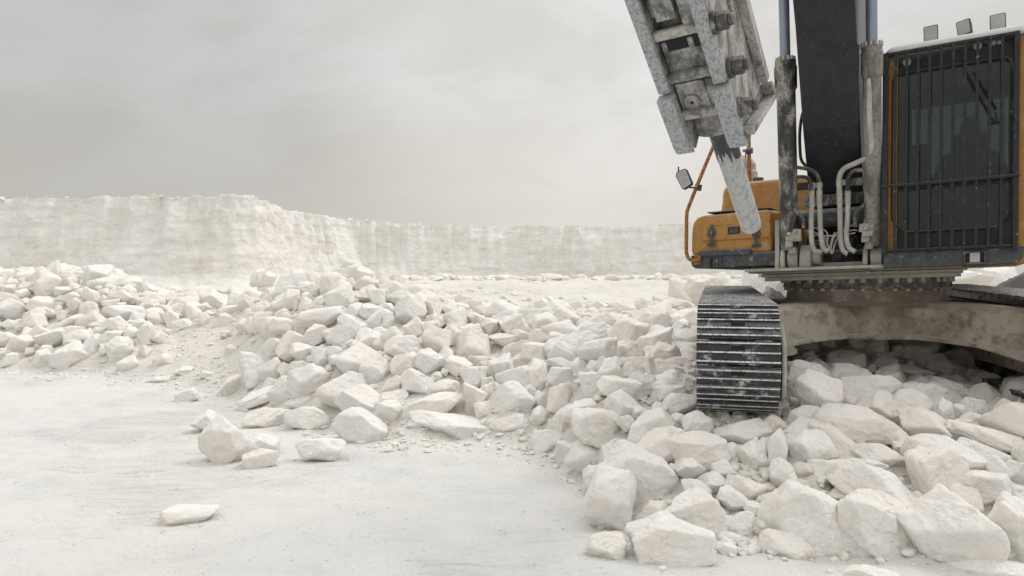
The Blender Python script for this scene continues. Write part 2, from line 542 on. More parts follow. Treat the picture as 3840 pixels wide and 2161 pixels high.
def terrain(x, y, placing=False):
    x = np.asarray(x, float); y = np.asarray(y, float)
    u = CU + FPX * x / np.maximum(y, 1.0)
    toe = np.interp(u, _TU, _TD); run = np.interp(u, _TU, _TR); top = np.interp(u, _TU, _TH)
    q = (y - toe) / run
    s = np.clip(q, 0, 1)
    # rises quickly at the foot, flattens at the crest
    prof = np.sin(s * math.pi / 2) ** 1.05
    z = top * prof
    # beyond the crest the bench settles to about 1.1 m and rises a little to the quarry face
    far = np.clip((y - toe - run) / 7.0, 0, 1)
    far = far * far * (3 - 2 * far)
    bench = np.clip(0.94 + 0.010 * (y - 14), 0.92, 1.35)
    # under the machine the heap stays low until well behind it
    mach = np.clip((u - 2350) / 250, 0, 1)
    far = np.where(mach > 0, far * (1 - mach) + mach * np.clip((y - 9.5) / 8, 0, 1), far)
    z = z * (1 - far) + bench * far
    rx_, ry_ = x - 3.75, y - 8.1
    z = z + 0.42 * np.exp(-(rx_ / 0.75) ** 2 - (ry_ / 0.8) ** 2)
    # a bank of spoil behind the machine and a low berm in front of the quarry face
    z = z + np.clip((u - 2300) / 350, 0, 1) * 0.50 * np.exp(-((y - 13.5) / 2.6) ** 2)
    z = z + 0.30 * np.clip((y - 22) / 12, 0, 1) * np.clip((u - 900) / 400, 0, 1)
    p3 = np.stack([x, y, np.zeros_like(x)], -1).reshape(-1, 3)
    heap = np.clip(q * 4 + 0.45, 0, 1)
    heap = np.where(y > 0.5, heap, 0)
    z = np.where(y > 0.5, z, 0)
    nb = fbm(p3 * 0.9, 3, 3).reshape(x.shape)
    z = z + heap * nb * 0.10
    if not placing:
        rough = fbm(p3 * 4.0, 4, 5).reshape(x.shape)
        smooth_zone = np.exp(-((u - 760) / 170.0) ** 2) * 0.75 * np.clip(1.7 - q, 0, 1)   # fine spoil between the two piles
        fz = np.clip((y - toe - run - 0.5) / 3.0, 0, 1)
        k = heap * (1 - np.maximum(smooth_zone, fz * 0.75)) * (1 - np.clip((y - 25) / 10, 0, 1))
        z = z - 0.07 * np.clip(q * 3, 0, 1) * (1 - fz) * (1 - smooth_zone) + k * rough * 0.11
        rut = x * 0.20 + y + 0.5 * np.sin(x * 0.35)
        for c_, w_ in ((6.1, 0.16), (7.9, 0.18), (5.0, 0.12), (9.4, 0.2)):
            z = z - (1 - heap) * 0.022 * np.exp(-((rut - c_) / w_) ** 2) + (1 - heap) * 0.010 * np.exp(-((np.abs(rut - c_) - w_ * 1.7) / (w_ * 0.6)) ** 2)
        z = z + 0.012 * fbm(p3 * 2.2, 4, 9).reshape(x.shape) + 0.03 * fbm(p3 * 0.35, 3, 12).reshape(x.shape)
        z = z + fz * np.clip((y - 8) / 5, 0, 1) * (0.16 * fbm(p3 * 0.9, 4, 19).reshape(x.shape) + 0.035 * fbm(p3 * 3.6, 3, 23).reshape(x.shape))
    return z, heap


def tz(x, y, placing=True):
    z, _ = terrain(np.array([x]), np.array([y]), placing)
    return float(z[0])


def axis_grid(segs):
    out = []
    for a, b2, n in segs:
        out += list(np.linspace(a, b2, n, endpoint=False))
    out.append(segs[-1][1])
    return np.array(out)


def grid_faces(nx, ny):
    i = np.arange(nx * ny).reshape(ny, nx)
    return np.stack([i[:-1, :-1], i[:-1, 1:], i[1:, 1:], i[1:, :-1]], -1).reshape(-1, 4)


def grid_object(name, X, Y, Z, mat):
    ny, nx = X.shape
    me = bpy.data.meshes.new(name)
    me.from_pydata(np.stack([X, Y, Z], -1).reshape(-1, 3).tolist(), [], grid_faces(nx, ny).tolist())
    me.materials.append(mat)
    me.polygons.foreach_set('use_smooth', [True] * len(me.polygons))
    me.update()
    o = bpy.data.objects.new(name, me)
    COL.objects.link(o)
    return o


xs = axis_grid([(-900, -60, 12), (-60, -14, 40), (-14, -7, 70), (-7, 8, 230), (8, 14, 50), (14, 60, 36), (60, 900, 13)])
ys = axis_grid([(-900, -20, 12), (-20, 2.5, 40), (2.5, 12, 150), (12, 22, 90), (22, 45, 60), (45, 100, 12), (100, 1200, 10)])
GX, GY = np.meshgrid(xs, ys)
GZ, GH = terrain(GX, GY)
ground = grid_object('ground', GX, GY, GZ, M['ground'])
at = ground.data.attributes.new('heap', 'FLOAT', 'POINT')
at.data.foreach_set('value', GH.reshape(-1).astype(np.float32))
tag(ground, 'scraped white chalk quarry floor with rising spoil', 'ground', kind='structure')

# ================================================================ quarry face
# plan of the face as (pixel column, distance, pixel row of its rim)
_F = [(-22000, 14, 820), (-8000, 20, 790), (-3200, 24, 760), (-1500, 24.5, 752), (-600, 25.5, 748), (0, 26, 744), (250, 26.2, 741), (450, 26.5, 737), (700, 26.8, 737), (860, 27, 728),
      (930, 27.6, 733), (985, 29, 752), (1040, 31, 775), (1100, 33, 793), (1200, 35.8, 808), (1330, 38.6, 826), (1600, 40, 841), (1900, 40.8, 849),
      (2150, 41, 851), (2400, 41, 845), (2620, 41, 836), (3000, 41, 832), (3840, 40.5, 840), (5200, 38, 830), (8000, 30, 800), (24000, 16, 850)]
fu = np.array([p[0] for p in _F], float); fd = np.array([p[1] for p in _F], float); fv = np.array([p[2] for p in _F], float)
fx = (fu - CU) / FPX * fd; fy = fd
fz = 1.65 + (1040 - fv) * fd / FPX
seg = np.concatenate([[0], np.cumsum(np.hypot(np.diff(fx), np.diff(fy)))])
NS = 900
# finer sampling where the camera looks
sa = np.interp(np.linspace(0, 1, NS), [0, 0.08, 0.92, 1], [0, seg[4], seg[-4], seg[-1]])


def smooth1(a, n):
    k = np.ones(n) / n
    p = np.concatenate([np.full(n, a[0]), a, np.full(n, a[-1])])
    return np.convolve(np.convolve(p, k, 'same'), k, 'same')[n:-n]


bx = smooth1(np.interp(sa, seg, fx), 11); by = smooth1(np.interp(sa, seg, fy), 11); bz = smooth1(np.interp(sa, seg, fz), 5)
tx = np.gradient(bx); ty = np.gradient(by)
tl = np.hypot(tx, ty); nx_, ny_ = ty / tl, -tx / tl       # outward, towards the camera side
# rows: floor foot, face, rounded rim, plateau behind
hs = np.concatenate([np.linspace(0, 1, 110), np.full(34, 1.0)])
back = np.concatenate([np.zeros(110), np.concatenate([[0.08, 0.2, 0.4, 0.7, 1.1, 1.6, 2.2], np.linspace(3, 60, 22), np.array([90, 140, 250, 500, 900])])])
H, S = np.meshgrid(hs, np.arange(NS), indexing='ij')
foot = 0.6
cutn = fbm(np.stack([sa * 0.55, sa * 0 + 3, sa * 0], -1), 4, 40)
ZT = bz[None, :] * np.ones_like(H)
rimn = fbm(np.stack([sa * 1.6, sa * 0, sa * 0], -1), 5, 41) * 0.10 + fbm(np.stack([sa * 5.0, sa * 0, sa * 0], -1), 3, 42) * 0.05
ZT = ZT + rimn[None, :]
Z = foot + (ZT - foot) * H
# lean: nearly vertical at the top, spreading to a talus at the foot
lean = 1.0 * (1 - H) + 1.5 * np.clip((0.30 - H) / 0.30, 0, 1) ** 1.6
p3 = np.stack([np.broadcast_to(sa, H.shape), Z * 1.0, np.zeros_like(H)], -1).reshape(-1, 3)
n_big = fbm(p3 * np.array([0.30, 0.25, 1]), 3, 51).reshape(H.shape) * 0.45
n_mid = fbm(p3 * np.array([1.3, 0.9, 1]), 4, 52).reshape(H.shape) * 0.12
n_fin = fbm(p3 * np.array([4.2, 2.6, 1]), 3, 55).reshape(H.shape) * 0.07
gouge = fbm(p3 * np.array([2.6, 0.22, 1]), 3, 53).reshape(H.shape)
layer = fbm(p3 * np.array([0.35, 3.2, 1]), 3, 54).reshape(H.shape) * 0.06
crag = 1 - np.abs(fbm(p3 * np.array([1.9, 2.4, 1]), 4, 57).reshape(H.shape)) * 2.2
flute = 1 - np.abs(fbm(p3 * np.array([1.5, 0.10, 1]), 2, 58).reshape(H.shape)) * 2.4
disp = -0.13 * np.maximum(flute, 0) * np.clip(H * 1.4, 0, 1) + n_big + n_mid + n_fin + layer + gouge * 0.22 * np.clip(H * 1.6, 0, 1)
disp = disp * np.where(back[:, None] > 0, np.clip(1 - back[:, None] / 1.5, 0, 1), 1)
off = lean + disp - back[:, None]
X = bx[None, :] + nx_[None, :] * off
Y = by[None, :] + ny_[None, :] * off
pl = np.clip(back[:, None] / 3, 0, 1)
Z = Z + pl * 0.06 * fbm(np.stack([X, Y, 0 * X], -1).reshape(-1, 3) * 0.8, 4, 60).reshape(H.shape) - 0.02 * np.clip(back[:, None], 0, 6)
# far columns of the plateau sweep outwards only
face = grid_object('quarry_face', X, Y, Z, M['face'])
tag(face, 'long cut chalk face of the quarry with a ragged rim', 'cliff', kind='structure')


def face_foot(u):
    d = float(np.interp(u, fu, fd))
    return d
# ================================================================ rocks
_ICO = {}


def ico(sub):
    if sub not in _ICO:
        bm = bmesh.new()
        bmesh.ops.create_icosphere(bm, subdivisions=sub, radius=1.0)
        v = np.array([p.co[:] for p in bm.verts]); f = [tuple(q.index for q in t.verts) for t in bm.faces]
        bm.free()
        _ICO[sub] = (v / np.linalg.norm(v, axis=1)[:, None], f)
    return _ICO[sub]


def rock_shape(sub, rng, size, blunt=0.5):
    """vertices of an angular broken boulder, roughly inside the unit box"""
    d, f = ico(sub)
    K = int(rng.integers(7, 12))
    nrm = rng.normal(size=(K, 3)); nrm /= np.linalg.norm(nrm, axis=1)[:, None]
    # spread the planes out
    for _ in range(12):
        df = nrm[:, None] - nrm[None]; r2 = (df ** 2).sum(-1) + 1e-3
        np.fill_diagonal(r2, 1e9)
        nrm += 0.06 * (df / r2[..., None]).sum(1); nrm /= np.linalg.norm(nrm, axis=1)[:, None]
    hgt = rng.uniform(0.62, 1.0, K)
    c = np.maximum(d @ nrm.T, 1e-4) / hgt
    pw = rng.uniform(13, 30) * (1.25 - 0.5 * blunt)
    r = (c ** pw).sum(1) ** (-1.0 / pw)
    r = np.minimum(r, 1.7)
    v = d * r[:, None]
    # a few secondary chips
    for _ in range(int(rng.integers(2, 6))):
        n = rng.normal(size=3); n /= np.linalg.norm(n)
        hh = (v @ n).max() * rng.uniform(0.80, 0.94)
        ex = np.maximum(v @ n - hh, 0)
        v = v - n * (ex * 0.85)[:, None]
    if rng.random() < 0.45:                        # bedding ledges
        n = rng.normal(size=3); n /= np.linalg.norm(n)
        t = (v @ n) * rng.uniform(1.2, 2.6) + rng.uniform(0, 1) + 0.25 * fbm(v * 1.3 + 7.0, 2, 75)
        fr_ = t - np.floor(t)
        st_ = np.clip((fr_ - 0.55) / 0.16, 0, 1); st_ = st_ * st_ * (3 - 2 * st_)
        v = v * (1 - rng.uniform(0.02, 0.055) * st_)[:, None]
    s0 = rng.uniform(0, 90)
    q = v * 1.0 + s0
    n1 = fbm(q * 1.6, 3, 71); n2 = fbm(q * 4.5, 4, 72)
    ridge = 1 - np.abs(fbm(q * 2.6, 3, 73)) * 2
    dd = d
    v = v + dd * (0.085 * n1 + 0.042 * n2 + 0.03 * (ridge - 0.5))[:, None]
    if sub >= 5:
        n3 = fbm(q * 13.0, 3, 74)
        v = v + dd * (0.016 * n3)[:, None]
    lo, hi = v.min(0), v.max(0)
    v = (v - (lo + hi) / 2) / ((hi - lo) / 2)
    return v, f


def add_mesh(name, v, f, mat, loc, smooth=True):
    me = bpy.data.meshes.new(name)
    me.from_pydata(v.tolist(), [], f)
    me.materials.append(mat)
    me.polygons.foreach_set('use_smooth', [smooth] * len(me.polygons))
    me.update()
    o = bpy.data.objects.new(name, me)
    COL.objects.link(o)
    o.location = loc
    return o


def hit_depth(u, v, dmax=24.0):
    ds = np.arange(3.6, dmax, 0.05)
    r = ray(u, v)
    pts = np.array([(EYE + r * float(d))[:] for d in ds])
    z, _ = terrain(pts[:, 0], pts[:, 1], True)
    below = np.nonzero(pts[:, 2] <= z)[0]
    if len(below):
        return float(ds[below[0]])
    gap = (pts[:, 2] - z) / ds
    return float(ds[int(np.argmin(gap))])


def heap_q(x, y):
    u = CU + FPX * x / max(y, 1.0)
    return u, (y - float(np.interp(u, _TU, _TD))) / float(np.interp(u, _TU, _TR))


class Rock:
    pass


ROCKS = []


def hero(u, v, w, h, rot=0.0, label=None, ref=None, depth=None, mat='rock', fat=None):
    """a boulder seen at pixel (u, v) with the given pixel extents: it is set on the heap where that line of sight meets it"""
    r = Rock()
    given = depth is not None
    if depth is None:
        depth = hit_depth(u, v + 0.30 * h)
    onfloor = False
    if depth is None or True:
        gp = P(u, v, depth)
        if depth < 13.2 and heap_q(gp.x, gp.y)[1] < 0.10:
            onfloor = True
            depth = hit_depth(u, v + 0.44 * h) + 0.42 * math.sqrt(w * h) * depth / FPX * 0.8
    kz = 0.515 if w > 250 else 0.55
    a, b2 = kz * w * depth / FPX, kz * h * depth / FPX
    depth2 = depth + 0.15 * min(a, b2)
    if h < 300 and not onfloor:
        b2 *= 1.14; v = v + 0.09 * h      # the foot of a stone is hidden by its neighbours
    p = P(u, v, depth2)
    if given:                                     # make sure it stands on the ground there
        zg, zt_ = tz(p.x, p.y) - 0.05, p.z + b2
        if p.z - b2 > zg:
            b2 = 0.5 * (zt_ - zg); p.z = zg + b2
            a = max(a, 0.85 * b2)
    r.p, r.a, r.b = p, a, b2
    r.c = fat if fat else (0.75 + 0.3 * random.random()) * math.sqrt(a * b2)
    r.c = max(r.c, 0.65 * min(a, b2))
    r.rot = math.radians(rot)
    r.label, r.ref, r.mat = label, ref, mat
    r.u, r.v, r.w, r.h = u, v, w, h
    r.d = depth2
    r.hero = True
    ROCKS.append(r)
    return r


def Z5(x, y, w, h, rot=0, label=None, ref=None, **k):
    return hero(2840 + x * .4973, 1440 + y * .4973, w * .4973, h * .4973, rot, label, ref, **k)
def Z7(x, y, w, h, rot=0, label=None, ref=None, **k):
    return hero(2840 + x * .4, 980 + y * .4, w * .4, h * .4, rot, label, ref, **k)
def Z4(x, y, w, h, rot=0, label=None, ref=None, **k):
    return hero(2000 + x * .4559, 1500 + y * .4559, w * .4559, h * .4559, rot, label, ref, **k)
def Z3(x, y, w, h, rot=0, label=None, ref=None, **k):
    return hero(1700 + x * .5862, 950 + y * .5862, w * .5862, h * .5862, rot, label, ref, **k)
def Z2(x, y, w, h, rot=0, label=None, ref=None, **k):
    return hero(900 + x * .5862, 950 + y * .5862, w * .5862, h * .5862, rot, label, ref, **k)
def Z1(x, y, w, h, rot=0, label=None, ref=None, **k):
    return hero(x * .4969, 900 + y * .4969, w * .4969, h * .4969, rot, label, ref, **k)
def Z8(x, y, w, h, rot=0, label=None, ref=None, **k):
    return hero(x * .854, 1500 + y * .854, w * .854, h * .854, rot, label, ref, **k)


# --- heap in front of the excavator ------------------------------------------------
Z5(1470, 1150, 760, 640, -20, 'hugest chalk boulder in the near heap, broad smooth flank and rough sloping shoulder', 'hugest near boulder')
Z5(870, 1110, 520, 620, 10, 'big two-faced chalk boulder with an upright central ridge beside the hugest near boulder', 'two-faced boulder')
Z5(350, 1040, 620, 560, -30, 'large flat-faced chalk boulder with a square shoulder, beside the two-faced boulder', 'square-shouldered boulder')
Z5(222, 1245, 390, 220, -15, 'low loaf-shaped chalk stone lying at the toe below the square-shouldered boulder', 'low loaf-shaped stone')
Z5(870, 800, 660, 380, -25, 'long smooth humped chalk boulder lying behind the two-faced boulder', 'humped boulder')
Z5(1350, 690, 400, 400, 0, 'big round knobbly chalk boulder above the hugest near boulder', 'knobbly boulder')
Z5(1400, 540, 560, 280, -12, 'broad flat-topped chalk boulder leaning behind the knobbly boulder', 'flat-topped boulder')
Z5(1720, 405, 580, 170, -10, 'long log-shaped chalk slab lying on top of the heap', 'log-shaped slab')
Z5(740, 300, 620, 290, -12, 'large wedge-shaped chalk boulder with a bright sloping face below the undercarriage beam', 'bright-faced wedge')
Z5(1250, 330, 400, 260, -20, 'pale chalk block with a rough top between the bright-faced wedge and the log-shaped slab', 'rough-topped block')
Z5(1220, 125, 340, 250, 0, 'rounded layered chalk boulder standing highest in front of the undercarriage beam', 'layered boulder')
Z5(1405, 215, 130, 215, 0, 'narrow upright chalk stone beside the layered boulder', 'narrow upright stone')
Z5(1530, 225, 130, 130, -10, 'small tilted chalk stone beside the narrow upright stone')
Z5(1640, 195, 170, 190, 10, 'blocky chalk stone with a pointed base behind the log-shaped slab', 'pointed-base stone')
Z5(1840, 215, 270, 200, 0, 'wide chalk block above the far end of the log-shaped slab', 'wide block')
Z5(330, 270, 300, 180, 20, 'rough grey-white chalk rock close beside the lower end of the near track')
Z5(590, 425, 420, 140, -33, 'long slanting ridge of chalk below the bright-faced wedge', 'slanting ridge rock')
Z5(400, 470, 370, 250, -15, 'smooth dome-shaped chalk boulder below the slanting ridge rock', 'smooth dome')
Z5(155, 480, 140, 270, 0, 'spire-shaped chalk stone standing on end beside the smooth dome', 'chalk spire')
Z5(195, 670, 190, 210, 0, 'teardrop chalk stone directly below the chalk spire', 'teardrop stone')
Z5(920, 520, 400, 150, 0, 'flat slab with a shaded underside between the slanting ridge rock and the flat-topped boulder', 'shaded-underside slab')
Z5(560, 670, 330, 190, 0, 'cream chalk rock with a crumbly top above the square-shouldered boulder', 'crumbly cream rock')
Z5(1700, 740, 420, 240, -15, 'wide chalk boulder behind the upper shoulder of the hugest near boulder', 'wide back boulder')
Z5(1550, 870, 290, 200, -10, 'chalk rock squeezed between the knobbly boulder and the hugest near boulder', 'squeezed rock')
Z5(1960, 660, 150, 150, 0, 'small round chalk stone below the outer end of the log-shaped slab')
Z5(1890, 1080, 360, 460, 0, 'tall smooth chalk boulder cut by the edge of the photo beside the hugest near boulder', 'tall edge boulder')
Z5(1740, 1395, 600, 200, 8, 'low flat chalk boulder nearest the camera below the hugest near boulder', 'low nearest boulder')
Z5(840, 1430, 400, 110, 0, 'top of a chalk boulder emerging at the bottom edge below the two-faced boulder')
Z5(1940, 820, 170, 170, 0, 'pale peaked chalk stone above the tall edge boulder')
Z5(1810, 640, 200, 170, -20, 'chalk stone between the flat-topped boulder and the wide back boulder')
Z5(1700, 520, 360, 120, -18, 'tan flat chalk slab tucked under the log-shaped slab', 'tan tucked slab')
Z5(110, 300, 210, 130, 0, 'shaded chalk rock right under the foot of the near track')
Z5(30, 340, 110, 130, 0)
Z5(40, 490, 130, 170, 0)
Z5(310, 100, 220, 130, 0, 'shadowed chalk rock touching the inner side of the near track')
Z5(480, 105, 160, 110, 0)
Z5(700, 110, 280, 100, -5, 'flat white chalk rock behind the bright-faced wedge')
Z5(925, 110, 170, 100, 0)
Z5(720, 30, 270, 110, 0)
Z5(1430, 60, 250, 170, -20)
Z5(1640, 70, 110, 100, 0)
Z5(760, 600, 380, 90, 0)
Z5(1090, 470, 130, 80, -10)
Z7(600, 1130, 160, 270, -0 + 35, 'pointed chalk stone leaning like a shark fin under the undercarriage beam', 'shark-fin stone', depth=5.75)
Z7(700, 1090, 190, 150, 0)
Z7(960, 1080, 150, 250, 10, 'tall triangular chalk stone in the shade under the undercarriage beam', 'shaded triangular stone')
Z7(1235, 1130, 250, 210, 0, 'rounded chalk boulder in half shade behind the layered boulder')
Z7(1480, 1110, 190, 110, 0)
Z7(1390, 1010, 480, 90, -5, 'long flat shadowed chalk slab deep under the undercarriage beam', 'long shadowed slab')
Z7(1760, 970, 320, 200, 0, 'wide dark-shaded boulder deep under the machine beside the far track', 'deep-shaded boulder')
Z7(830, 930, 330, 200, 0, 'big shadowed boulder deep under the machine behind the shark-fin stone', 'deep-shadow boulder')
Z7(1960, 1190, 150, 110, 0)
Z7(470, 950, 250, 230, 0)
Z7(1200, 930, 200, 150, 0)
# --- along the toe in front of the near track ---------------------------------------
Z4(1120, 1190, 720, 460, -5, 'biggest boulder at the toe, broad smooth face with a rounded peak', 'biggest toe boulder')
Z4(590, 1235, 330, 260, 0, 'lumpy cream chalk rock alone at the very toe beside the biggest toe boulder', 'lumpy toe rock')
Z4(1330, 930, 470, 370, -20, 'pitted chalk boulder sloping down behind the biggest toe boulder', 'pitted sloping boulder')
Z4(640, 860, 410, 540, 5, 'tall grey-white egg-shaped boulder standing at the toe', 'tall egg boulder')
Z4(990, 930, 290, 190, 0, 'notched chalk rock wedged between the tall egg boulder and the pitted sloping boulder', 'notched rock')
Z4(870, 580, 600, 420, -42, 'giant leaning chalk boulder above the tall egg boulder', 'giant leaning boulder')
Z4(540, 650, 250, 210, 0, 'cream knob of chalk on the shoulder of the tall egg boulder', 'cream knob')
Z4(420, 520, 310, 330, 0, 'smooth rounded chalk boulder at the toe behind the cream knob', 'smooth toe boulder')
Z4(300, 430, 220, 230, 20, 'cracked chalk rock at the toe between the smooth toe boulder and the lone loaf boulder', 'cracked toe rock')
Z4(130, 355, 290, 230, -10, 'loaf-shaped chalk boulder sitting out on the floor at the toe of the middle heap', 'lone loaf boulder')
Z4(540, 215, 460, 320, -12, 'large pale triangular chalk boulder above the smooth toe boulder', 'pale triangular boulder')
Z4(230, 165, 190, 270, -15, 'pointed upright chalk block behind the lone loaf boulder', 'pointed upright block')
Z4(430, 80, 330, 170, 0, 'wide chalk boulder behind the pale triangular boulder', 'wide middle boulder')
Z4(1040, 390, 380, 270, 25, 'smooth slanting chalk boulder between the giant leaning boulder and the flat fissured boulder', 'smooth slanting boulder')
Z4(880, 290, 210, 165, 0, 'small smooth chalk rock beside the pale triangular boulder')
Z4(1010, 170, 390, 220, 0, 'broad dusty chalk boulder standing off the outer side of the near track', 'broad dusty boulder')
Z4(1350, 215, 240, 230, 0, 'rounded triangular rock right at the outer foot of the near track', 'track-foot rock')
Z4(1360, 400, 460, 250, 8, 'flat fissured chalk boulder in front of the near track', 'flat fissured boulder')
Z4(1720, 250, 440, 150, 8, 'flat cracked rock lying crosswise under the front of the near track', 'crosswise cracked rock')
Z4(1800, 430, 270, 220, 0, 'grey-white chalk rock below the crosswise cracked rock')
Z4(1470, 670, 230, 160, 0, 'crumbling chalk block among small fragments', 'crumbling block')
Z4(1330, 740, 260, 150, -30, 'sloping cream chalk chunk above the pitted sloping boulder')
Z4(1640, 810, 240, 150, -20, 'rough sloping chalk chunk above the cup-shaped stone')
Z4(1715, 990, 250, 210, -20, 'cup-shaped chalk stone with a sharp rim above the loose fragments', 'cup-shaped stone')
Z4(1740, 720, 320, 190, -10, 'flat crumbly chalk rock topped with fragments', 'fragment-topped rock')
Z4(1290, 560, 240, 180, 0)
Z4(1560, 560, 220, 130, 10)
Z4(1150, 560, 130, 80, 0, 'small cream stone wedged under the flat fissured boulder')
Z4(1920, 820, 180, 140, 10)
Z4(1580, 1230, 190, 120, 10, 'palm-sized pointed chalk fragment lying on the floor beside the biggest toe boulder')
Z4(1730, 1125, 170, 100, -25, 'flat pointed chalk fragment below the cup-shaped stone')
Z4(1650, 1130, 55, 120, 10)
Z4(870, 1010, 130, 120, 0)
Z4(1580, 1020, 130, 130, 0)
# --- middle heap --------------------------------------------------------------------
Z3(380, 930, 290, 210, -5, 'square-cut cream chalk block overhanging a dark gap in the middle heap', 'square-cut block')
Z3(370, 1095, 260, 150, -5, 'trapezoid chalk block at the toe directly below the square-cut block', 'trapezoid block')
Z3(310, 730, 180, 170, 0, 'egg-shaped cream boulder in the middle heap above the square-cut block', 'egg-shaped cream boulder')
Z3(140, 580, 230, 210, 0, 'large rough rounded chalk boulder near the crest of the middle heap', 'rough crest boulder')
Z3(160, 700, 130, 90, 0, 'smooth little oval chalk stone under the rough crest boulder', 'little oval stone')
Z3(130, 795, 170, 140, 0)
Z3(230, 880, 90, 110, 0)
Z3(115, 940, 160, 170, -20, 'angular chalk rock with a shaded side between the split slab and the square-cut block')
Z3(210, 1000, 150, 140, 30)
Z3(410, 790, 260, 170, -20, 'broad sloping cream boulder behind the square-cut block')
Z3(545, 780, 140, 170, -10, 'upright brownish-shaded chalk stone beside a dark gap', 'brownish upright stone')
Z3(670, 705, 170, 80, -5, 'flat oval chalk stone above the brownish upright stone', 'flat oval stone')
Z3(720, 605, 230, 160, 10, 'chalk boulder with a shaded flat front face high on the middle heap', 'shaded-front boulder')
Z3(540, 640, 200, 130, 0, 'square pale chalk block beside the shaded-front boulder')
Z3(430, 600, 230, 95, 10, 'low tilted chalk slab near the crest beside the rough crest boulder')
Z3(930, 630, 250, 150, 10, 'smooth tilted chalk block between the shaded-front boulder and the dome-topped rock', 'smooth tilted block')
Z3(810, 720, 120, 110, 0)
Z3(1000, 760, 180, 170, 0, 'chalk rock with a peaked corner below the smooth tilted block', 'peaked-corner rock')
Z3(690, 790, 180, 120, 0, 'flat-faced cream block below the flat oval stone', 'flat-faced cream block')
Z3(890, 820, 150, 150, 20)
Z3(690, 910, 180, 180, 0, 'large cream stone with a straight upper edge above the pointed upright block')
Z3(1060, 880, 270, 170, 0, 'wide round-shouldered boulder above the broad dusty boulder', 'round-shouldered boulder')
Z3(1080, 980, 220, 190, 0)
Z3(1130, 640, 180, 190, 10, 'dome-topped cream rock beside the grey shaded rock', 'dome-topped rock')
Z3(1290, 565, 210, 180, 0, 'grey shaded chalk rock jutting from the heap near the track', 'grey shaded rock')
Z3(1425, 640, 210, 90, 0, 'grey flat rock tucked between the grey shaded rock and the near track')
Z3(1460, 720, 170, 110, -30, 'grey slanting chalk rock against the outer side of the near track')
Z3(1390, 790, 220, 150, 0, 'grey-white boulder beside the middle of the near track')
Z3(1265, 720, 130, 110, 10)
Z3(1240, 830, 110, 130, 0)
Z3(1370, 900, 230, 110, 10)
Z3(1440, 960, 240, 140, 0)
Z3(1140, 760, 160, 130, 0)
Z3(1120, 490, 260, 160, 10, 'broad cream boulder on the crest above the dome-topped rock', 'broad crest boulder')
Z3(1400, 320, 230, 100, 0, 'flat-topped cream block on the crest of the heap beside the near track')
Z3(1290, 390, 240, 80, 0, 'long low cream slab on the crest below the flat-topped cream block')
Z3(990, 440, 170, 120, 20)
Z3(870, 460, 160, 100, 0)
Z3(690, 490, 250, 105, 0, 'wide low chalk boulder on the crest of the middle heap behind the shaded-front boulder')
Z3(570, 530, 180, 110, -10)
Z3(390, 445, 210, 120, 0, 'cream crest rock with a scooped side above the low tilted slab')
Z3(240, 470, 110, 110, 0)
Z3(120, 500, 170, 90, 0)
Z3(430, 365, 100, 60, 0)
Z3(575, 335, 120, 100, 0, 'peaked chalk rock on the far crest in front of the debris line', 'peaked far rock')
Z3(700, 410, 140, 70, 0)
Z3(760, 350, 170, 90, 0, 'rounded chalk rock beside the peaked far rock')
Z3(600, 405, 100, 70, 0)
Z3(920, 345, 140, 75, 10)
Z3(1040, 345, 90, 70, 0)
Z3(1130, 365, 100, 70, -15)
Z3(1210, 325, 110, 80, 0)
Z3(320, 550, 200, 75, 0)
Z3(430, 520, 110, 65, 0)
Z3(545, 1040, 110, 110, 0)
Z3(560, 920, 80, 90, 0)
Z3(415, 680, 110, 90, 0)
Z3(1450, 500, 150, 130, 0, 'cream rounded rock close behind the top of the near track')
Z3(150, 420, 110, 85, 0)
Z3(660, 590, 100, 80, 0)
Z3(880, 380, 110, 70, 0)
# --- middle heap, nearer end ---------------------------------------------------------
Z2(1205, 1005, 460, 180, 20, 'upper half of a split chalk slab at the toe, tilted up', 'split slab')
Z2(1325, 1110, 490, 180, -4, 'lower half of the split slab, lying flat at the toe with chips under it', 'lower split slab')
Z2(765, 1120, 330, 250, 0, 'big faceted chalk boulder standing out at the toe of the middle heap', 'big faceted boulder')
Z2(430, 1070, 270, 170, -5, 'squat chalk boulder at the toe beside the big faceted boulder', 'squat toe boulder')
Z2(510, 1270, 290, 165, -8, 'flat-bottomed chalk rock lying loose on the floor in front of the big faceted boulder', 'loose flat-bottomed rock')
Z8(1143, 262, 140, 96, 0, 'smaller round rock of the loose trio out on the floor')
Z8(1005, 192, 230, 225, 0, 'tallest rock of the loose trio standing on the floor', 'tallest trio rock')
Z8(1150, 200, 150, 100, -10, 'low hindmost rock of the loose trio on the floor')
Z2(940, 1040, 190, 200, -35, 'slanting chalk block leaning on the big faceted boulder', 'leaning toe block')
Z2(445, 815, 250, 210, 10, 'large flat-fronted cream block overhanging the toe', 'overhanging block')
Z2(670, 860, 320, 210, -10, 'large white slab-sided boulder with a dark hollow beneath', 'white slab-sided boulder')
Z2(160, 930, 340, 125, 22, 'long slab sloping down to the floor in front of the tombstone block', 'long sloping slab')
Z2(105, 740, 190, 230, 5, 'upright tombstone-like white block at the end of the middle heap', 'tombstone block')
Z2(180, 1060, 290, 150, 15, 'low sloping chalk rock half buried at the toe beside the squat toe boulder')
Z2(380, 965, 170, 100, 0)
Z2(535, 970, 150, 85, 0)
Z2(980, 935, 190, 105, 10, 'tilted chalk stone below a dark hollow beside the flint-shaped stone')
Z2(970, 840, 130, 95, 15)
Z2(855, 890, 70, 50, 0)
Z2(1135, 820, 200, 165, 0, 'blunt triangular chalk boulder above the split slab', 'blunt triangular boulder')
Z2(870, 740, 190, 180, 25, 'flint-shaped chalk stone with a sharp lower edge', 'flint-shaped stone')
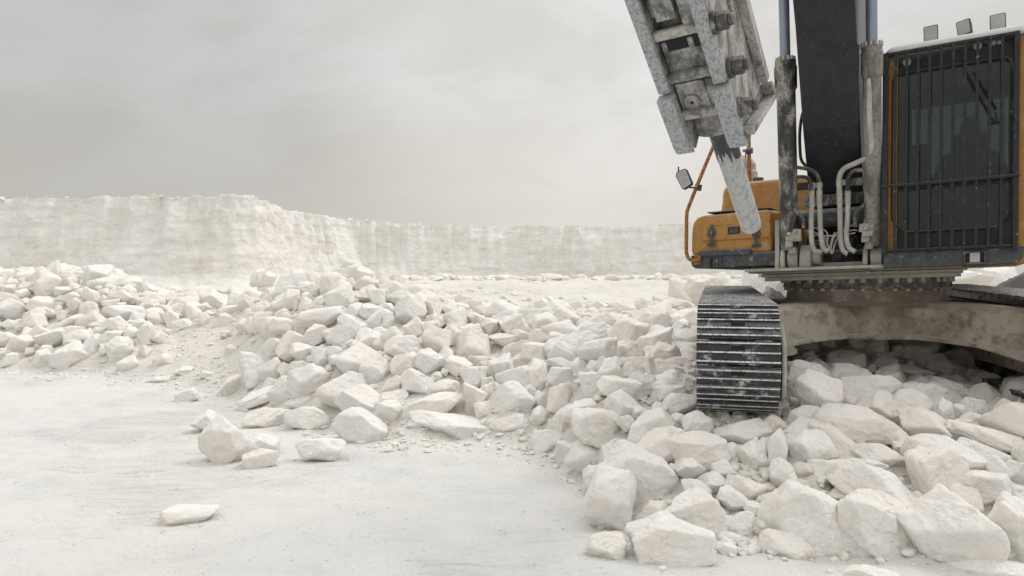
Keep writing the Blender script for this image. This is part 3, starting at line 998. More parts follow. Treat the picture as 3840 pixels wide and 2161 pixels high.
Z2(760, 670, 310, 190, -10, 'large sloping chalk boulder above the white slab-sided boulder', 'large sloping boulder')
Z2(1042, 710, 150, 150, -20, 'chalk rock with a shaded side between the flint-shaped stone and the blunt triangular boulder')
Z2(1210, 690, 220, 160, 0, 'squared cream boulder above the blunt triangular boulder', 'squared cream boulder')
Z2(1050, 590, 240, 130, 0, 'broad domed chalk boulder in the middle of the heap', 'broad domed boulder')
Z2(1260, 560, 200, 165, -20, 'cream boulder sloping from the crest beside the broad domed boulder')
Z2(420, 630, 190, 110, 0, 'smooth low chalk rock behind the overhanging block')
Z2(520, 660, 110, 150, 15, 'pointed chalk stone standing behind the overhanging block', 'pointed standing stone')
Z2(300, 740, 115, 80, 0)
Z2(390, 740, 120, 100, 0)
Z2(250, 670, 150, 65, 0)
Z2(600, 640, 100, 90, 0)
Z2(500, 520, 160, 130, -15, 'pale rock with a smooth steep side high on the heap')
Z2(660, 530, 190, 150, 20, 'warm-tinted chalk boulder in the upper heap', 'warm-tinted boulder')
Z2(720, 440, 180, 100, 0, 'pale boulder above the warm-tinted boulder')
Z2(750, 370, 130, 110, -20)
Z2(540, 405, 330, 115, 10, 'wide flat white boulder lying across the flank of the peak', 'wide flat white boulder')
Z2(860, 430, 100, 130, 0, 'upright chalk stone beside the pale boulder', None)
Z2(840, 365, 150, 85, 0)
Z2(940, 430, 70, 115, -20, 'slim tilted stone in the upper heap')
Z2(650, 290, 180, 140, 25, 'bright-topped angular block high on the flank of the peak', 'bright-topped block')
Z2(725, 315, 65, 70, 0)
Z2(1085, 370, 190, 150, -20, 'large fissured boulder on the crest', 'fissured crest boulder')
Z2(1055, 290, 190, 90, -10)
Z2(520, 315, 140, 85, 30, 'slanting shadowed stone below the bright-topped block')
Z2(820, 250, 170, 85, 15)
Z2(810, 190, 150, 85, 20)
Z2(790, 140, 110, 110, 0, 'topmost pointed rock on the peak of the middle heap', 'topmost peak rock')
Z2(735, 130, 75, 110, 10, 'narrow upright rock beside the topmost peak rock')
Z2(660, 140, 100, 85, 0, 'square rock on the skyline beside the narrow upright rock of the peak')
Z2(1000, 165, 90, 80, -10, 'white block perched alone on the crest in front of the quarry face', 'perched white block')
Z2(915, 260, 75, 75, 0)
Z2(360, 140, 80, 75, -15, 'white block on the crest nearest the hollow of the quarry face')
Z2(120, 150, 90, 110, -20, 'tooth-like white rock sticking up at the back of the heap', 'tooth-like rock')
Z2(190, 165, 75, 80, -30)
Z2(1240, 345, 110, 100, 10)
Z2(1340, 350, 100, 110, -10)
Z2(160, 225, 90, 80, 0)
Z2(240, 230, 80, 80, 10)
Z2(420, 230, 130, 70, 0)
Z2(430, 290, 70, 80, 0)
Z2(310, 290, 80, 55, -40)
Z2(370, 312, 50, 80, 0)
Z2(250, 335, 100, 85, 0)
Z2(150, 350, 130, 95, 10)
Z2(40, 320, 100, 115, 20, 'tall chalk rock at the back above the dusty slope')
Z2(1290, 870, 220, 115, 15)
Z2(1360, 510, 110, 110, 0)
Z2(1250, 430, 130, 60, -20)
Z2(1400, 470, 110, 60, 0)
Z2(230, 400, 65, 65, 0)
Z2(300, 415, 75, 75, 0)
Z2(150, 410, 65, 60, 0)
Z2(910, 510, 150, 75, 0)
Z2(850, 545, 180, 90, 0)
Z2(1100, 480, 120, 85, 0)
Z2(940, 350, 110, 60, 0)
Z2(595, 220, 75, 75, 0)
Z2(520, 215, 70, 60, 0)
Z2(470, 160, 120, 65, 0)
# --- left pile ------------------------------------------------------------------------
Z1(530, 880, 250, 230, -15, 'largest boulder at the toe of the far pile, rough and upright', 'largest far-pile boulder')
Z1(690, 800, 130, 125, 0, 'faceted chalk stone beside the largest far-pile boulder', 'faceted far stone')
Z1(905, 820, 190, 170, 32, 'tilted smooth chalk block lying on the floor at the toe of the far pile', 'tilted toe block')
Z1(835, 730, 185, 95, 12, 'oval flat stone above the tilted toe block', 'oval flat stone')
Z1(920, 650, 230, 95, -32, 'thick tapered chalk log lying slantwise in the far pile', 'tapered log')
Z1(1165, 590, 120, 110, -35, 'egg-shaped stone above the tapered log')
Z1(945, 550, 290, 115, -6, 'large flat grey-cream slab above the tapered log', 'large flat far slab')
Z1(1105, 700, 120, 170, 0, 'upright chalk stone at the toe beside the tapered log')
Z1(1200, 740, 100, 80, 0)
Z1(1290, 600, 110, 130, 0)
Z1(1370, 640, 140, 90, 0, 'white wedge at the near end of the far pile')
Z1(740, 270, 250, 180, 20, 'largest white boulder on the crest of the far pile against the cut face', 'white crest boulder')
Z1(410, 240, 120, 170, -10, 'tall white rock on the crest of the far pile', 'tall crest rock')
Z1(340, 345, 150, 180, -10, 'broad pyramid-shaped rock below the tall crest rock', 'pyramid rock')
Z1(80, 340, 100, 110, 0)
Z1(95, 530, 180, 165, 0, 'large square chalk block in the far pile with a dark hollow beside it', 'hollow-sided block')
Z1(265, 580, 150, 145, 0, 'rounded boulder beside the hollow-sided block')
Z1(170, 410, 100, 80, 0)
Z1(60, 750, 170, 105, 0)
Z1(165, 790, 160, 140, 0, 'rounded chalk boulder at the toe by the edge of the photo')
Z1(420, 740, 260, 130, 12, 'wide sloping rock behind the largest far-pile boulder')
Z1(480, 640, 330, 60, 27, 'long splinter of chalk lying slantwise in the far pile', 'long splinter')
Z1(560, 690, 150, 80, 0)
Z1(690, 430, 115, 160, 10, 'upright chalk pillar below the white crest boulder', 'far chalk pillar')
Z1(920, 430, 170, 100, 0, 'white squared block above the large flat far slab')
Z1(560, 490, 100, 110, -20)
Z1(370, 540, 110, 50, -35)
Z1(460, 450, 90, 60, 0)
Z1(1230, 530, 120, 80, 0)
Z1(1350, 520, 110, 85, 0)
Z1(1460, 550, 110, 110, 0)
Z1(1620, 460, 230, 165, -10, 'big white boulder between the far pile and the middle heap', 'big white go-between boulder')
Z1(1740, 530, 190, 70, 12, 'flat white rock in front of the big white go-between boulder')
Z1(1540, 600, 80, 110, 0)
Z1(200, 250, 140, 90, 0)
Z1(500, 265, 100, 70, 0)
Z1(480, 380, 120, 55, 0)
Z1(590, 400, 80, 60, 0)
Z1(80, 640, 130, 65, 0)
Z1(1080, 470, 90, 85, 0)
Z1(750, 640, 150, 60, 0)
Z1(745, 690, 120, 70, 15)
Z1(350, 840, 90, 85, 0)
Z1(1725, 1130, 250, 120, 38, 'grey-white slab leaning against the foot of the tombstone block', 'grey leaning slab')
Z1(1410, 985, 200, 65, 5, 'flat white stone lying on the dusty slope between the piles')
Z1(1575, 1020, 130, 60, -10)
Z1(1190, 1060, 190, 55, 0, 'low half-buried flat stone on the floor before the dusty slope')
Z1(1410, 1180, 170, 110, 10, 'half-buried cream rock on the floor beside the grey leaning slab')
Z1(270, 470, 150, 65, 0)
Z1(1770, 440, 95, 75, 0)
Z1(780, 395, 120, 60, 0)
Z1(1740, 830, 90, 80, -40)
Z1(20, 250, 90, 80, 0)
Z1(60, 440, 110, 70, 0)
Z1(840, 480, 120, 60, 10)
Z1(1000, 440, 80, 80, 0)
Z8(905, 105, 120, 110, 0, 'crumbled dusty rock behind the tallest trio rock')
# --- lone rocks --------------------------------------------------------------------------
Z8(822, 503, 245, 92, 9, 'lone bone-shaped chalk rock lying on the open quarry floor', 'lone bone-shaped rock')
hero(3792, 1046, 100, 60, -25, 'dark grey pointed rock seen over the far track under the cab', None, depth=11.5, mat='darkrock')
hero(3640, 1040, 150, 70, 0, 'pale block seen between the far track and the cab', None, depth=14.0)
hero(3740, 1030, 130, 60, 0, 'warm-stained block behind the dark grey pointed rock', None, depth=14.5)
hero(2860, 1050, 120, 52, -5, 'pale boulder in the gap between the turntable and the near track', None, depth=11.5)
hero(2625, 1050, 110, 44, -5, None, None, depth=13.0)
hero(2700, 1046, 110, 46, 8, 'smooth pale boulder below the toolbox skirt behind the near track', None, depth=13.0)
hero(2785, 1052, 130, 50, 0, None, None, depth=12.4)
hero(2880, 1098, 150, 50, 5, None, None, depth=10.2)
hero(2560, 1062, 100, 40, 0, None, None, depth=14.0)
# stones that turned out to be wholly behind others
_HIDDEN = {(2535, 1330), (3120, 1421), (1082, 1123), (2994, 1496), (3198, 1460), (2087, 1300), (988, 1194), (10, 1028), (1952, 1167), (1035, 1188), (1205, 1079), (3079, 1497), (3188, 1499), (3300, 1499), (3656, 1479), (2752, 2015), (2397, 1960), (2442, 1378), (2456, 1183), (2110, 1194),
           (2052, 1191), (1401, 1474), (1041, 1089), (1249, 1083), (880, 1122), (30, 1122)}
ROCKS = [r for r in ROCKS if (round(r.u), round(r.v)) not in _HIDDEN]
N_HERO = len(ROCKS)

# ---- fillers: everything between the named boulders ------------------------------------
taken = [(r.p.x, r.p.y, 0.5 * (r.a + r.b)) for r in ROCKS]
frng = np.random.default_rng(5)


def too_close(x, y, rad, slack):
    for (a, b2, c) in taken:
        if (a - x) ** 2 + (b2 - y) ** 2 < ((c + rad) * slack) ** 2:
            return True
    return False





FILL = []
_ct, _st = math.cos(math.radians(15.5)), math.sin(math.radians(15.5))


def under(x, y):                                   # in the lane of the near track
    dx, dy = x - 3.60, y - 7.48
    return abs(dx * _ct - dy * _st + 1.30) < 0.40 and -2.6 < -dx * _st - dy * _ct < 2.62


for trial in range(14000):
    if trial < 5000: rad = frng.uniform(0.15, 0.27)
    elif trial < 9500: rad = frng.uniform(0.09, 0.16)
    else: rad = frng.uniform(0.05, 0.09)
    y = 3.9 + 16 * frng.random() ** 1.25
    u = frng.uniform(-500, 4500)
    x = (u - CU) / FPX * y
    _, q = heap_q(x, y)
    run = float(np.interp(u, _TU, _TR))
    if q < 0.05 or (y - float(np.interp(u, _TU, _TD)) - run) > (6.0 if u > 2450 else 0.7): continue
    saddle = math.exp(-((u - 800) / 150.0) ** 2)
    if q < 1.05 and frng.random() < saddle * (0.96 if rad > 0.09 else 0.7): continue
    if 1500 < u < 2600 and q > 1.0 and frng.random() < 0.5: continue
    pq = proj((x, y, tz(x, y)))
    if pq and rad > 0.05 and y > 7 and 520 < pq[0] < 1000 and 1225 + max(0, pq[0] - 850) * 0.2 < pq[1] < 1500 and frng.random() < 0.95: continue
    if too_close(x, y, rad, 0.80 if rad > 0.09 else 0.72): continue
    if under(x, y): continue
    zt = tz(x, y)
    if u > 2500 and y > 8.8 and zt > 1.3: continue
    r = Rock()
    r.p = Vector((x, y, zt + rad * frng.uniform(-0.15, 0.30)))
    r.a = rad * frng.uniform(0.95, 1.35); r.b = rad * frng.uniform(0.75, 1.12); r.c = rad * frng.uniform(0.8, 1.15)
    # do not run up through the near track
    r.rot = frng.uniform(-0.5, 0.5)
    r.label = r.ref = None; r.mat = 'rock'; r.hero = False
    pj = proj(r.p)
    if pj is None: continue
    r.u, r.v, r.d = pj
    r.w = 2 * r.a * FPX / r.d; r.h = 2 * r.b * FPX / r.d
    FILL.append(r); taken.append((x, y, rad))
show = [r for r in FILL if 0 < r.u + 0.3 * r.w and r.u < 3790 and r.v < 2180 and not (r.u > 2950 and r.v < 1405) and not (abs(r.u - 3061) < 2 and abs(r.v - 1523) < 2)]
show.sort(key=lambda r: -r.w * r.h)
extra = show[:max(0, 296 - N_HERO)]
chosen = set(id(r) for r in extra)
rest = [r for r in FILL if id(r) not in chosen]
ROCKS += extra


def rock_mesh(r, sub, rng):
    v, f = rock_shape(sub, rng, 1.0)
    w = v.copy()
    w[:, 0] *= r.a; w[:, 2] *= r.b; w[:, 1] *= r.c
    c, s = math.cos(r.rot), math.sin(r.rot)
    x = w[:, 0] * c - w[:, 2] * s; z = w[:, 0] * s + w[:, 2] * c
    y = w[:, 1]
    az = math.atan2(r.p.x, max(r.p.y, 0.1))     # width axis square to the heap's front
    ca, sa_ = math.cos(az), math.sin(az)
    return np.stack([x * ca + y * sa_, -x * sa_ + y * ca, z], -1), f


def clip_frame(r):
    return -100 < r.u < 3940 and r.v < 2260


# ---- labels: every rock not named above is told by its nearest named neighbours -----------
REFS = [r for r in ROCKS if r.ref]
used = set(r.label for r in ROCKS if r.label)


def adj(r):
    k = r.w / max(r.h, 1)
    size = 'tiny' if r.w < 34 else ('small' if r.w < 75 else ('medium' if r.w < 140 else 'large'))
    if abs(r.rot) > 0.3 and k > 1.2: shp = 'slanting'
    elif k > 1.9: shp = 'flat'
    elif k < 0.95: shp = 'upright'
    elif k > 1.4: shp = 'low'
    else: shp = 'blocky'
    return size + ' ' + shp


def where(r, q):
    dx, dy = r.u - q.u, r.v - q.v
    if abs(dy) > abs(dx) * 1.1:
        if dy < 0: return 'just behind' if r.d > q.d + 0.15 else 'just above'
        return 'just in front of' if r.d < q.d - 0.15 else 'just below'
    return 'just left of' if dx < 0 else 'just right of'


cand = []
for r in ROCKS:
    if r.label: continue
    near = sorted(REFS, key=lambda q: math.hypot(r.u - q.u, r.v - q.v))[:14]
    for j, q in enumerate(near):
        cand.append((math.hypot(r.u - q.u, r.v - q.v) / (0.5 * (q.w + q.h)) , id(r), r, q))
cand.sort(key=lambda t: (t[0], t[1]))
claimed = set()
for dist, _, r, q in cand:
    if r.label: continue
    w = where(r, q)
    if (q.ref, w) in claimed: continue
    claimed.add((q.ref, w))
    r.label = '%s chalk stone %s the %s' % (adj(r), w, q.ref)
for r in ROCKS:                                   # the few left over: told by two neighbours
    if r.label: continue
    near = sorted(REFS, key=lambda q: math.hypot(r.u - q.u, r.v - q.v))[:8]
    done = False
    for i in range(len(near)):
        for j in range(i + 1, len(near)):
            lab = '%s chalk stone between the %s and the %s' % (adj(r), near[i].ref, near[j].ref)
            if lab not in used and not done:
                r.label = lab; done = True
    used.add(r.label)
assert all(r.label for r in ROCKS)

for i, r in enumerate(ROCKS):
    rg = np.random.default_rng(5000 + int(r.u * 7) % 99991 + int(r.v * 131) % 99991)
    sub = 6 if r.w > 210 else (5 if r.w > 60 else 4)
    v, f = rock_mesh(r, sub, rg)
    o = add_mesh('chalk_boulder' if r.w > 140 else 'chalk_stone', v, f, M[r.mat], r.p)
    grp = 'broken chalk rocks of the far left pile' if r.u < 900 and r.d > 10.5 else ('broken chalk rocks of the middle heap' if r.u < 2150 else 'broken chalk rocks around the excavator tracks')
    tag(o, r.label, 'rock', grp)

# ---- the rest of the rubble: countless, one object ----------------------------------------
SV, SF, so = [], [], 0
_LIB = {}


def add_stone(p, a, b2, c, rng, sub):
    global so
    lib = _LIB.setdefault(sub, [])
    if len(lib) < 36: lib.append(rock_shape(sub, rng, 1.0))
    v, f = lib[int(rng.integers(len(lib)))]
    R = np.array(Matrix.Rotation(rng.uniform(0, 6.28), 3, 'Z') @ Matrix.Rotation(rng.uniform(-0.6, 0.6), 3, 'X'))
    w = (v * np.array([a, c, b2])) @ R.T + np.array(p)
    SV.append(w); SF.extend([(i + so, j + so, k + so) for i, j, k in f]); so += len(w)


srng = np.random.default_rng(21)
for r in rest:
    add_stone(r.p, r.a, r.b, r.c, srng, 4 if r.w > 34 else 3)
# chips on the heap, in the dusty saddle, at the toe and out on the floor
for n in range(10000):
    mode = n % 13
    if mode < 5:      # anywhere on the heap
        u = srng.uniform(-300, 4100); q0 = srng.uniform(-0.02, 1.3)
        rad = 0.008 + 0.034 * srng.random() ** 2.5
    elif mode < 7:    # saddle
        if srng.random() < 0.6: continue
        u = srng.normal(800, 150); q0 = srng.uniform(0.0, 1.3); rad = 0.006 + 0.035 * srng.random() ** 3
    elif mode < 9:   # toe line
        if srng.random() < 0.35: continue
        u = srng.uniform(-300, 2500); q0 = srng.normal(-0.02, 0.06); rad = 0.008 + 0.03 * srng.random() ** 3
    elif mode < 11:   # crumbs by the near track
        u = srng.normal(2760, 60); q0 = srng.uniform(0.0, 1.4); rad = 0.012 + 0.035 * srng.random() ** 2
    elif mode == 11:  # sparse on the floor
        y = 4.0 + 9 * srng.random(); u = srng.uniform(-200, 2300)
        if srng.random() < 0.3: continue
        q0 = None; rad = 0.003 + 0.008 * srng.random() ** 3
    else:            # behind the crest
        u = srng.uniform(800, 2900); q0 = srng.uniform(1.0, 5.0); rad = 0.025 + 0.12 * srng.random() ** 3
    if q0 is not None:
        y = float(np.interp(u, _TU, _TD)) + q0 * float(np.interp(u, _TU, _TR))
    elif y > float(np.interp(u, _TU, _TD)): continue
    x = (u - CU) / FPX * y
    z = tz(x, y, False)
    add_stone((x, y, z + rad * 0.25), rad * srng.uniform(0.9, 1.6), rad * srng.uniform(0.5, 0.9), rad * srng.uniform(0.8, 1.2), srng, 3 if rad > 0.03 else 2)
# skirts of crumbs round the stones that lie out on the floor
for r in ROCKS:
    _, q = heap_q(r.p.x, r.p.y)
    if q > 0.12 or r.d > 14: continue
    for _ in range(16):
        a = srng.uniform(0, 6.283); e = srng.uniform(0.95, 1.35)
        x, y = r.p.x + math.cos(a) * r.a * e, r.p.y + math.sin(a) * r.c * e
        rad = 0.004 + 0.016 * srng.random() ** 3
        add_stone((x, y, tz(x, y, False) + rad * 0.2), rad * 1.3, rad * 0.7, rad, srng, 2)
# debris line at the foot of the quarry face and loose lumps along its rim
for n in range(1500):
    i = int(srng.integers(60, NS - 60))
    u = CU + FPX * bx[i] / by[i]
    if not (-300 < u < 4100): continue
    rim = n % 4 == 0
    if rim:
        rad = 0.04 + 0.13 * srng.random() ** 2.5
        if srng.random() < 0.75 or fbm(np.array([[sa[i] * 0.25, 0, 0]]), 2, 90)[0] < 0.0: continue
        o_ = srng.uniform(-0.6, 0.25)
        p = (bx[i] + nx_[i] * o_, by[i] + ny_[i] * o_, bz[i] + rimn[i] + rad * 0.0)
    else:
        rad = 0.05 + 0.30 * srng.random() ** 2.8
        o_ = srng.normal(2.6, 0.7)
        x, y = bx[i] + nx_[i] * o_, by[i] + ny_[i] * o_
        p = (x, y, max(tz(x, y, False), 0.6) + rad * 0.3)
    add_stone(p, rad * srng.uniform(1.0, 1.7), rad * srng.uniform(0.4, 0.8), rad * srng.uniform(0.8, 1.2), srng, 3 if rad > 0.1 else 2)
rub = add_mesh('rubble_stones', np.concatenate(SV), SF, M['stones'], (0, 0, 0))
tag(rub, 'countless small chalk stones and chips scattered between the boulders', 'rubble', kind='stuff')
# ================================================================ excavator: frames
SL = Vector((3.60, 7.48, 0.0))                       # under the turntable
YU, YT = math.radians(32), math.radians(15.5)        # heading of the upper works and of the tracks
UR = Vector((math.cos(YU), -math.sin(YU), 0)); UFW = Vector((-math.sin(YU), -math.cos(YU), 0))
GR = Vector((math.cos(YT), -math.sin(YT), 0)); GFW = Vector((-math.sin(YT), -math.cos(YT), 0))
TU_, TG_ = 0.030, 0.012                              # the machine leans a little on the rubble


def U(r, f, z):
    return SL + UR * r + UFW * f + Vector((0, 0, z + TU_ * r))


def G(s, f, z):
    return SL + GR * s + GFW * f + Vector((0, 0, z + TG_ * s))


def on_plane(u, v, p0, nrm):
    r = ray(u, v)
    t = (p0 - EYE).dot(nrm) / r.dot(nrm)
    return EYE + r * t


def uf(u, v, f):
    """pixel -> (r, f, z) of the upper works on the plane f"""
    p = on_plane(u, v, SL + UFW * f, UFW) - SL
    r = p.dot(UR)
    return (r, f, p.z - TU_ * r)


def gf(u, v, f):
    p = on_plane(u, v, SL + GFW * f, GFW) - SL
    s = p.dot(GR)
    return (s, f, p.z - TG_ * s)


def z3(x, y):      # pixel of the third close-up
    return (2880 + x * .6069, 200 + y * .6069)


def c3(f, *pts):
    return [uf(*z3(x, y), f) for x, y in pts]


EX = thing('excavator', (SL.x, SL.y, 0.6), 'tracked excavator with orange bodywork and dusty hydraulic breaker standing on chalk rubble', 'excavator')

# ---------------------------------------------------------------- tracks
TW, PITCHT = 0.30, 0.190
F_FRONT, F_REAR = 2.10, -2.15


def hull2(pts):
    pts = sorted(pts)
    def half(ps):
        h = []
        for p in ps:
            while len(h) > 1 and (h[-1][0] - h[-2][0]) * (p[1] - h[-2][1]) - (h[-1][1] - h[-2][1]) * (p[0] - h[-2][0]) <= 0:
                h.pop()
            h.append(p)
        return h
    a, b2 = half(pts), half(pts[::-1])
    return a[:-1] + b2[:-1]


circ = []
for cf, cz, cr in ((F_FRONT, 1.035, 0.395), (F_REAR, 1.10, 0.42)):
    circ += [(cf + cr * math.cos(q), cz + cr * math.sin(q)) for q in np.linspace(0, 2 * math.pi, 120, endpoint=False)]
loop = hull2(circ)
loop.append(loop[0])
L = [0]
for a, b2 in zip(loop[:-1], loop[1:]):
    L.append(L[-1] + math.hypot(b2[0] - a[0], b2[1] - a[1]))
NSH = int(round(L[-1] / PITCHT))


def loop_at(s):
    s %= L[-1]
    return np.array([np.interp(s, L, [p[0] for p in loop]), np.interp(s, L, [p[1] for p in loop])])


def shoe_mesh(var):
    """one triple-grouser shoe: x across the track, y along it, z outwards"""
    b = MB()
    w = TW
    b.box((-w, -0.088, -0.012), (w, 0.088, 0.006))
    for y0, hgt in ((-0.079, 0.030), (-0.010, 0.024), (0.060, 0.030)):
        j = 0.002 * (var - 1)
        b.prism([(-w, y0 + j, 0.007), (-w, y0 + 0.020 + j, 0.007), (-w, y0 + 0.016 + j, hgt - 0.004), (-w, y0 + 0.004 + j, hgt - 0.004)],
                [(w, y0 + j, 0.007), (w, y0 + 0.020 + j, 0.007), (w, y0 + 0.016 + j, hgt - 0.004), (w, y0 + 0.004 + j, hgt - 0.004)], 0)
        b.box((-w + 0.001, y0 + j + 0.0045, hgt - 0.0039), (w - 0.001, y0 + 0.0155 + j, hgt), 1)
    for sx_ in (-0.085, 0.085):                                  # bolt heads
        for sy in (-0.038, 0.032):
            b.cyl((sx_, sy, 0.005), (sx_, sy, 0.016), 0.013, 6, 0)
    for sx_ in ((-0.05, 0.05),):                                  # mud window
        b.box((sx_[0], 0.020, 0.0055), (sx_[1], 0.055, 0.0072), 2)
    return b


def place_frame(o, p, ax, ay, az):
    mw = Matrix(((ax.x, ay.x, az.x, p.x), (ax.y, ay.y, az.y, p.y), (ax.z, ay.z, az.z, p.z), (0, 0, 0, 1)))
    o.matrix_basis = mw


TS = -1.30
trk = MB(lambda s, f, z: G(TS + s, f, z))
# link chain band, just inside the shoes
ring_o, ring_i = [], []
for q in np.linspace(0, L[-1], 160, endpoint=False):
    p = loop_at(q); t = loop_at(q + 0.01) - loop_at(q - 0.01); t /= np.linalg.norm(t)
    n = np.array([t[1], -t[0]])
    ring_o.append(p - n * 0.015); ring_i.append(p - n * 0.085)
for s0, s1 in ((-0.125, -0.075), (0.075, 0.125)):
    vs = []
    for o_, i_ in zip(ring_o, ring_i):
        vs += [(s0, o_[0], o_[1]), (s1, o_[0], o_[1]), (s1, i_[0], i_[1]), (s0, i_[0], i_[1])]
    n_ = len(ring_o); fs = []
    for a in range(n_):
        c = (a + 1) % n_
        for e in range(4):
            g = (e + 1) % 4
            fs.append((a * 4 + e, a * 4 + g, c * 4 + g, c * 4 + e))
    trk.add(vs, fs)
track = trk.build('track', [M['steel']], EX)
track['label'] = 'near track seen end on, shoes rubbed white'
shoe_me = [shoe_mesh(v_).build('track_shoe', [M['steel'], M['rib'], M['hole']]) for v_ in range(3)]
protos = [o.data for o in shoe_me]
for o in shoe_me:
    md = o.modifiers.new('edge', 'BEVEL'); md.width = 0.003; md.segments = 1
shoes = []
for i in range(NSH):
    src = shoe_me[i % 3]
    o = src if i < 3 else src.copy()
    if i >= 3:
        COL.objects.link(o)
    q = (i + 0.35) * L[-1] / NSH
    p = loop_at(q); t = loop_at(q + 0.02) - loop_at(q - 0.02); t /= np.linalg.norm(t)
    n = np.array([t[1], -t[0]])
    if n[1] * (p[1] - 1.05) + n[0] * p[0] < 0: n = -n
    ay = (GFW * t[0] + Vector((0, 0, t[1]))).normalized()
    az = (GFW * n[0] + Vector((0, 0, n[1]))).normalized()
    ax = ay.cross(az).normalized()
    jig = Vector((random.uniform(-1, 1), random.uniform(-1, 1), random.uniform(-1, 1))) * 0.0015
    o.parent = track
    place_frame(o, G(TS, p[0] + 0, p[1]) + jig, ax, ay, az)
    shoes.append(o)

fr = MB(lambda s, f, z: G(TS + s, f, z))
prof = [(1.55, 0.80), (1.62, 1.20), (1.0, 1.36), (-1.5, 1.42), (-1.8, 1.22), (-1.8, 0.84), (-1.5, 0.78)]
fr.prism([(-0.17, a, b2) for a, b2 in prof], [(0.17, a, b2) for a, b2 in prof])
fr.build('track_frame', M['beam'], track, 0.02)
gd = MB(lambda s, f, z: G(TS + s, f, z))
pg = [(2.36, 1.20), (2.42, 1.10), (2.43, 0.86), (2.38, 0.76), (2.2, 0.70), (1.45, 0.72), (1.45, 1.22), (1.7, 1.30), (2.15, 1.30)]
for s0 in (0.312, -0.225):
    gd.prism([(s0, a, b2) for a, b2 in pg], [(s0 + 0.035, a, b2) for a, b2 in pg])
gd.build('idler_guard', M['beige'], track, 0.012)
idl = MB(lambda s, f, z: G(TS + s, f, z))
idl.lathe((-0.11, F_FRONT, 1.035), (0.11, F_FRONT, 1.035), [(0, 0.27), (0.02, 0.30), (0.3, 0.31), (0.32, 0.29), (0.68, 0.29), (0.7, 0.31), (0.98, 0.30), (1, 0.27)], 32)
idl.build('idler_wheel', M['steel'], track)
spk = MB(lambda s, f, z: G(TS + s, f, z))
spk.lathe((-0.10, F_REAR, 1.10), (0.10, F_REAR, 1.10), [(0, 0.22), (0.1, 0.33), (0.9, 0.33), (1, 0.22)], 26)
spk.build('sprocket', M['steel'], track)
for a in (-1.45, -0.9, -0.35, 0.2, 0.75, 1.3):
    ro = MB(lambda s, f, z: G(TS + s, f, z))
    ro.lathe((-0.16, a, 0.79), (0.16, a, 0.79), [(0, 0.10), (0.25, 0.10), (0.27, 0.12), (0.33, 0.12), (0.36, 0.09), (0.64, 0.09), (0.67, 0.12), (0.73, 0.12), (0.75, 0.10), (1, 0.10)], 18)
    ro.build('track_roller', M['steel'], track)


def copy_tree(o, parent):
    c = o.copy(); COL.objects.link(c)
    c.parent = parent
    c.matrix_parent_inverse = o.matrix_parent_inverse.copy()
    for ch in [x for x in o.children]:
        copy_tree(ch, c)
    return c


track2 = copy_tree(track, EX)
track2.location = track.location + GR * 2.60 + Vector((0, 0, TG_ * 2.60))
track2['label'] = 'far track, dark and shaded'

# ---------------------------------------------------------------- carbody and turntable
cb = MB(G)
for sign in (1, -1):
    rings = []
    for s in np.linspace(-1.13, 1.13, 25):
        a = abs(s)
        fo = 0.60 + 0.52 * s * s                       # outer face, legs spreading to the track ends
        zt = 1.425 - 0.02 * a - 0.09 * max(0, a - 0.75) ** 1.2
        zb = 1.075 - 0.10 * s * s - (0.06 * max(0, a - 0.8) / 0.3)
        fi = fo - 0.42
        lip = 0.03
        rings.append([G(s, sign * q[0], q[1]) for q in ((fo + lip, zb), (fo + lip, zb + 0.035), (fo, zb + 0.05), (fo, zt - 0.06), (fo - 0.05, zt - 0.012), (fo - 0.10, zt), (fi, zt), (fi, zb))])
    cb.rings(rings, 0, smooth=False)
cb.box((-0.72, -0.62, 1.06), (0.72, 0.62, 1.40))
carbody = cb.build('carbody', M['beam'], EX, 0.008)
eye = MB(G)
pts = [gf(2840 + x * .4, 980 + y * .4, 1.27) for x, y in ((255, 790), (330, 800), (370, 830), (378, 858), (350, 880), (255, 895))]
eye.prism(pts, [(a, f - 0.035, c) for a, f, c in pts])
eye.build('tow_lug', M['beige'], carbody, 0.004)
dr = MB(G)
dr.lathe((0, 0, 1.38), (0, 0, 1.545), [(0, 0.80), (0.25, 0.745), (1.0, 0.735)], 56)
drum = dr.build('turntable_drum', M['drum'], EX, 0.004)
gr_ = MB(G)
gr_.lathe((0, 0, 1.535), (0, 0, 1.668), [(0, 0.74), (0.05, 0.765), (0.95, 0.765), (1, 0.74)], 72)
for i in range(60):
    q = 2 * math.pi * i / 60
    c, s_ = math.cos(q), math.sin(q)
    gr_.box((0.757 * c - 0.015, 0.757 * s_ - 0.015, 1.550 + 0.0), (0.757 * c + 0.015, 0.757 * s_ + 0.015, 1.605))
for i in range(36):
    q = 2 * math.pi * (i + random.uniform(-0.25, 0.25)) / 36
    c, s_ = math.cos(q), math.sin(q)
    gr_.cyl((0.775 * c, 0.775 * s_, 1.600), (0.775 * c, 0.775 * s_, 1.655), 0.026, 6, 1)
    gr_.cyl((0.745 * c, 0.745 * s_, 1.522), (0.745 * c, 0.745 * s_, 1.546), 0.022, 6, 1)
slew = gr_.build('slewing_ring', [M['gear'], M['beige']], EX)

# ---------------------------------------------------------------- upper platform
pf = MB(U)
z0 = 1.655
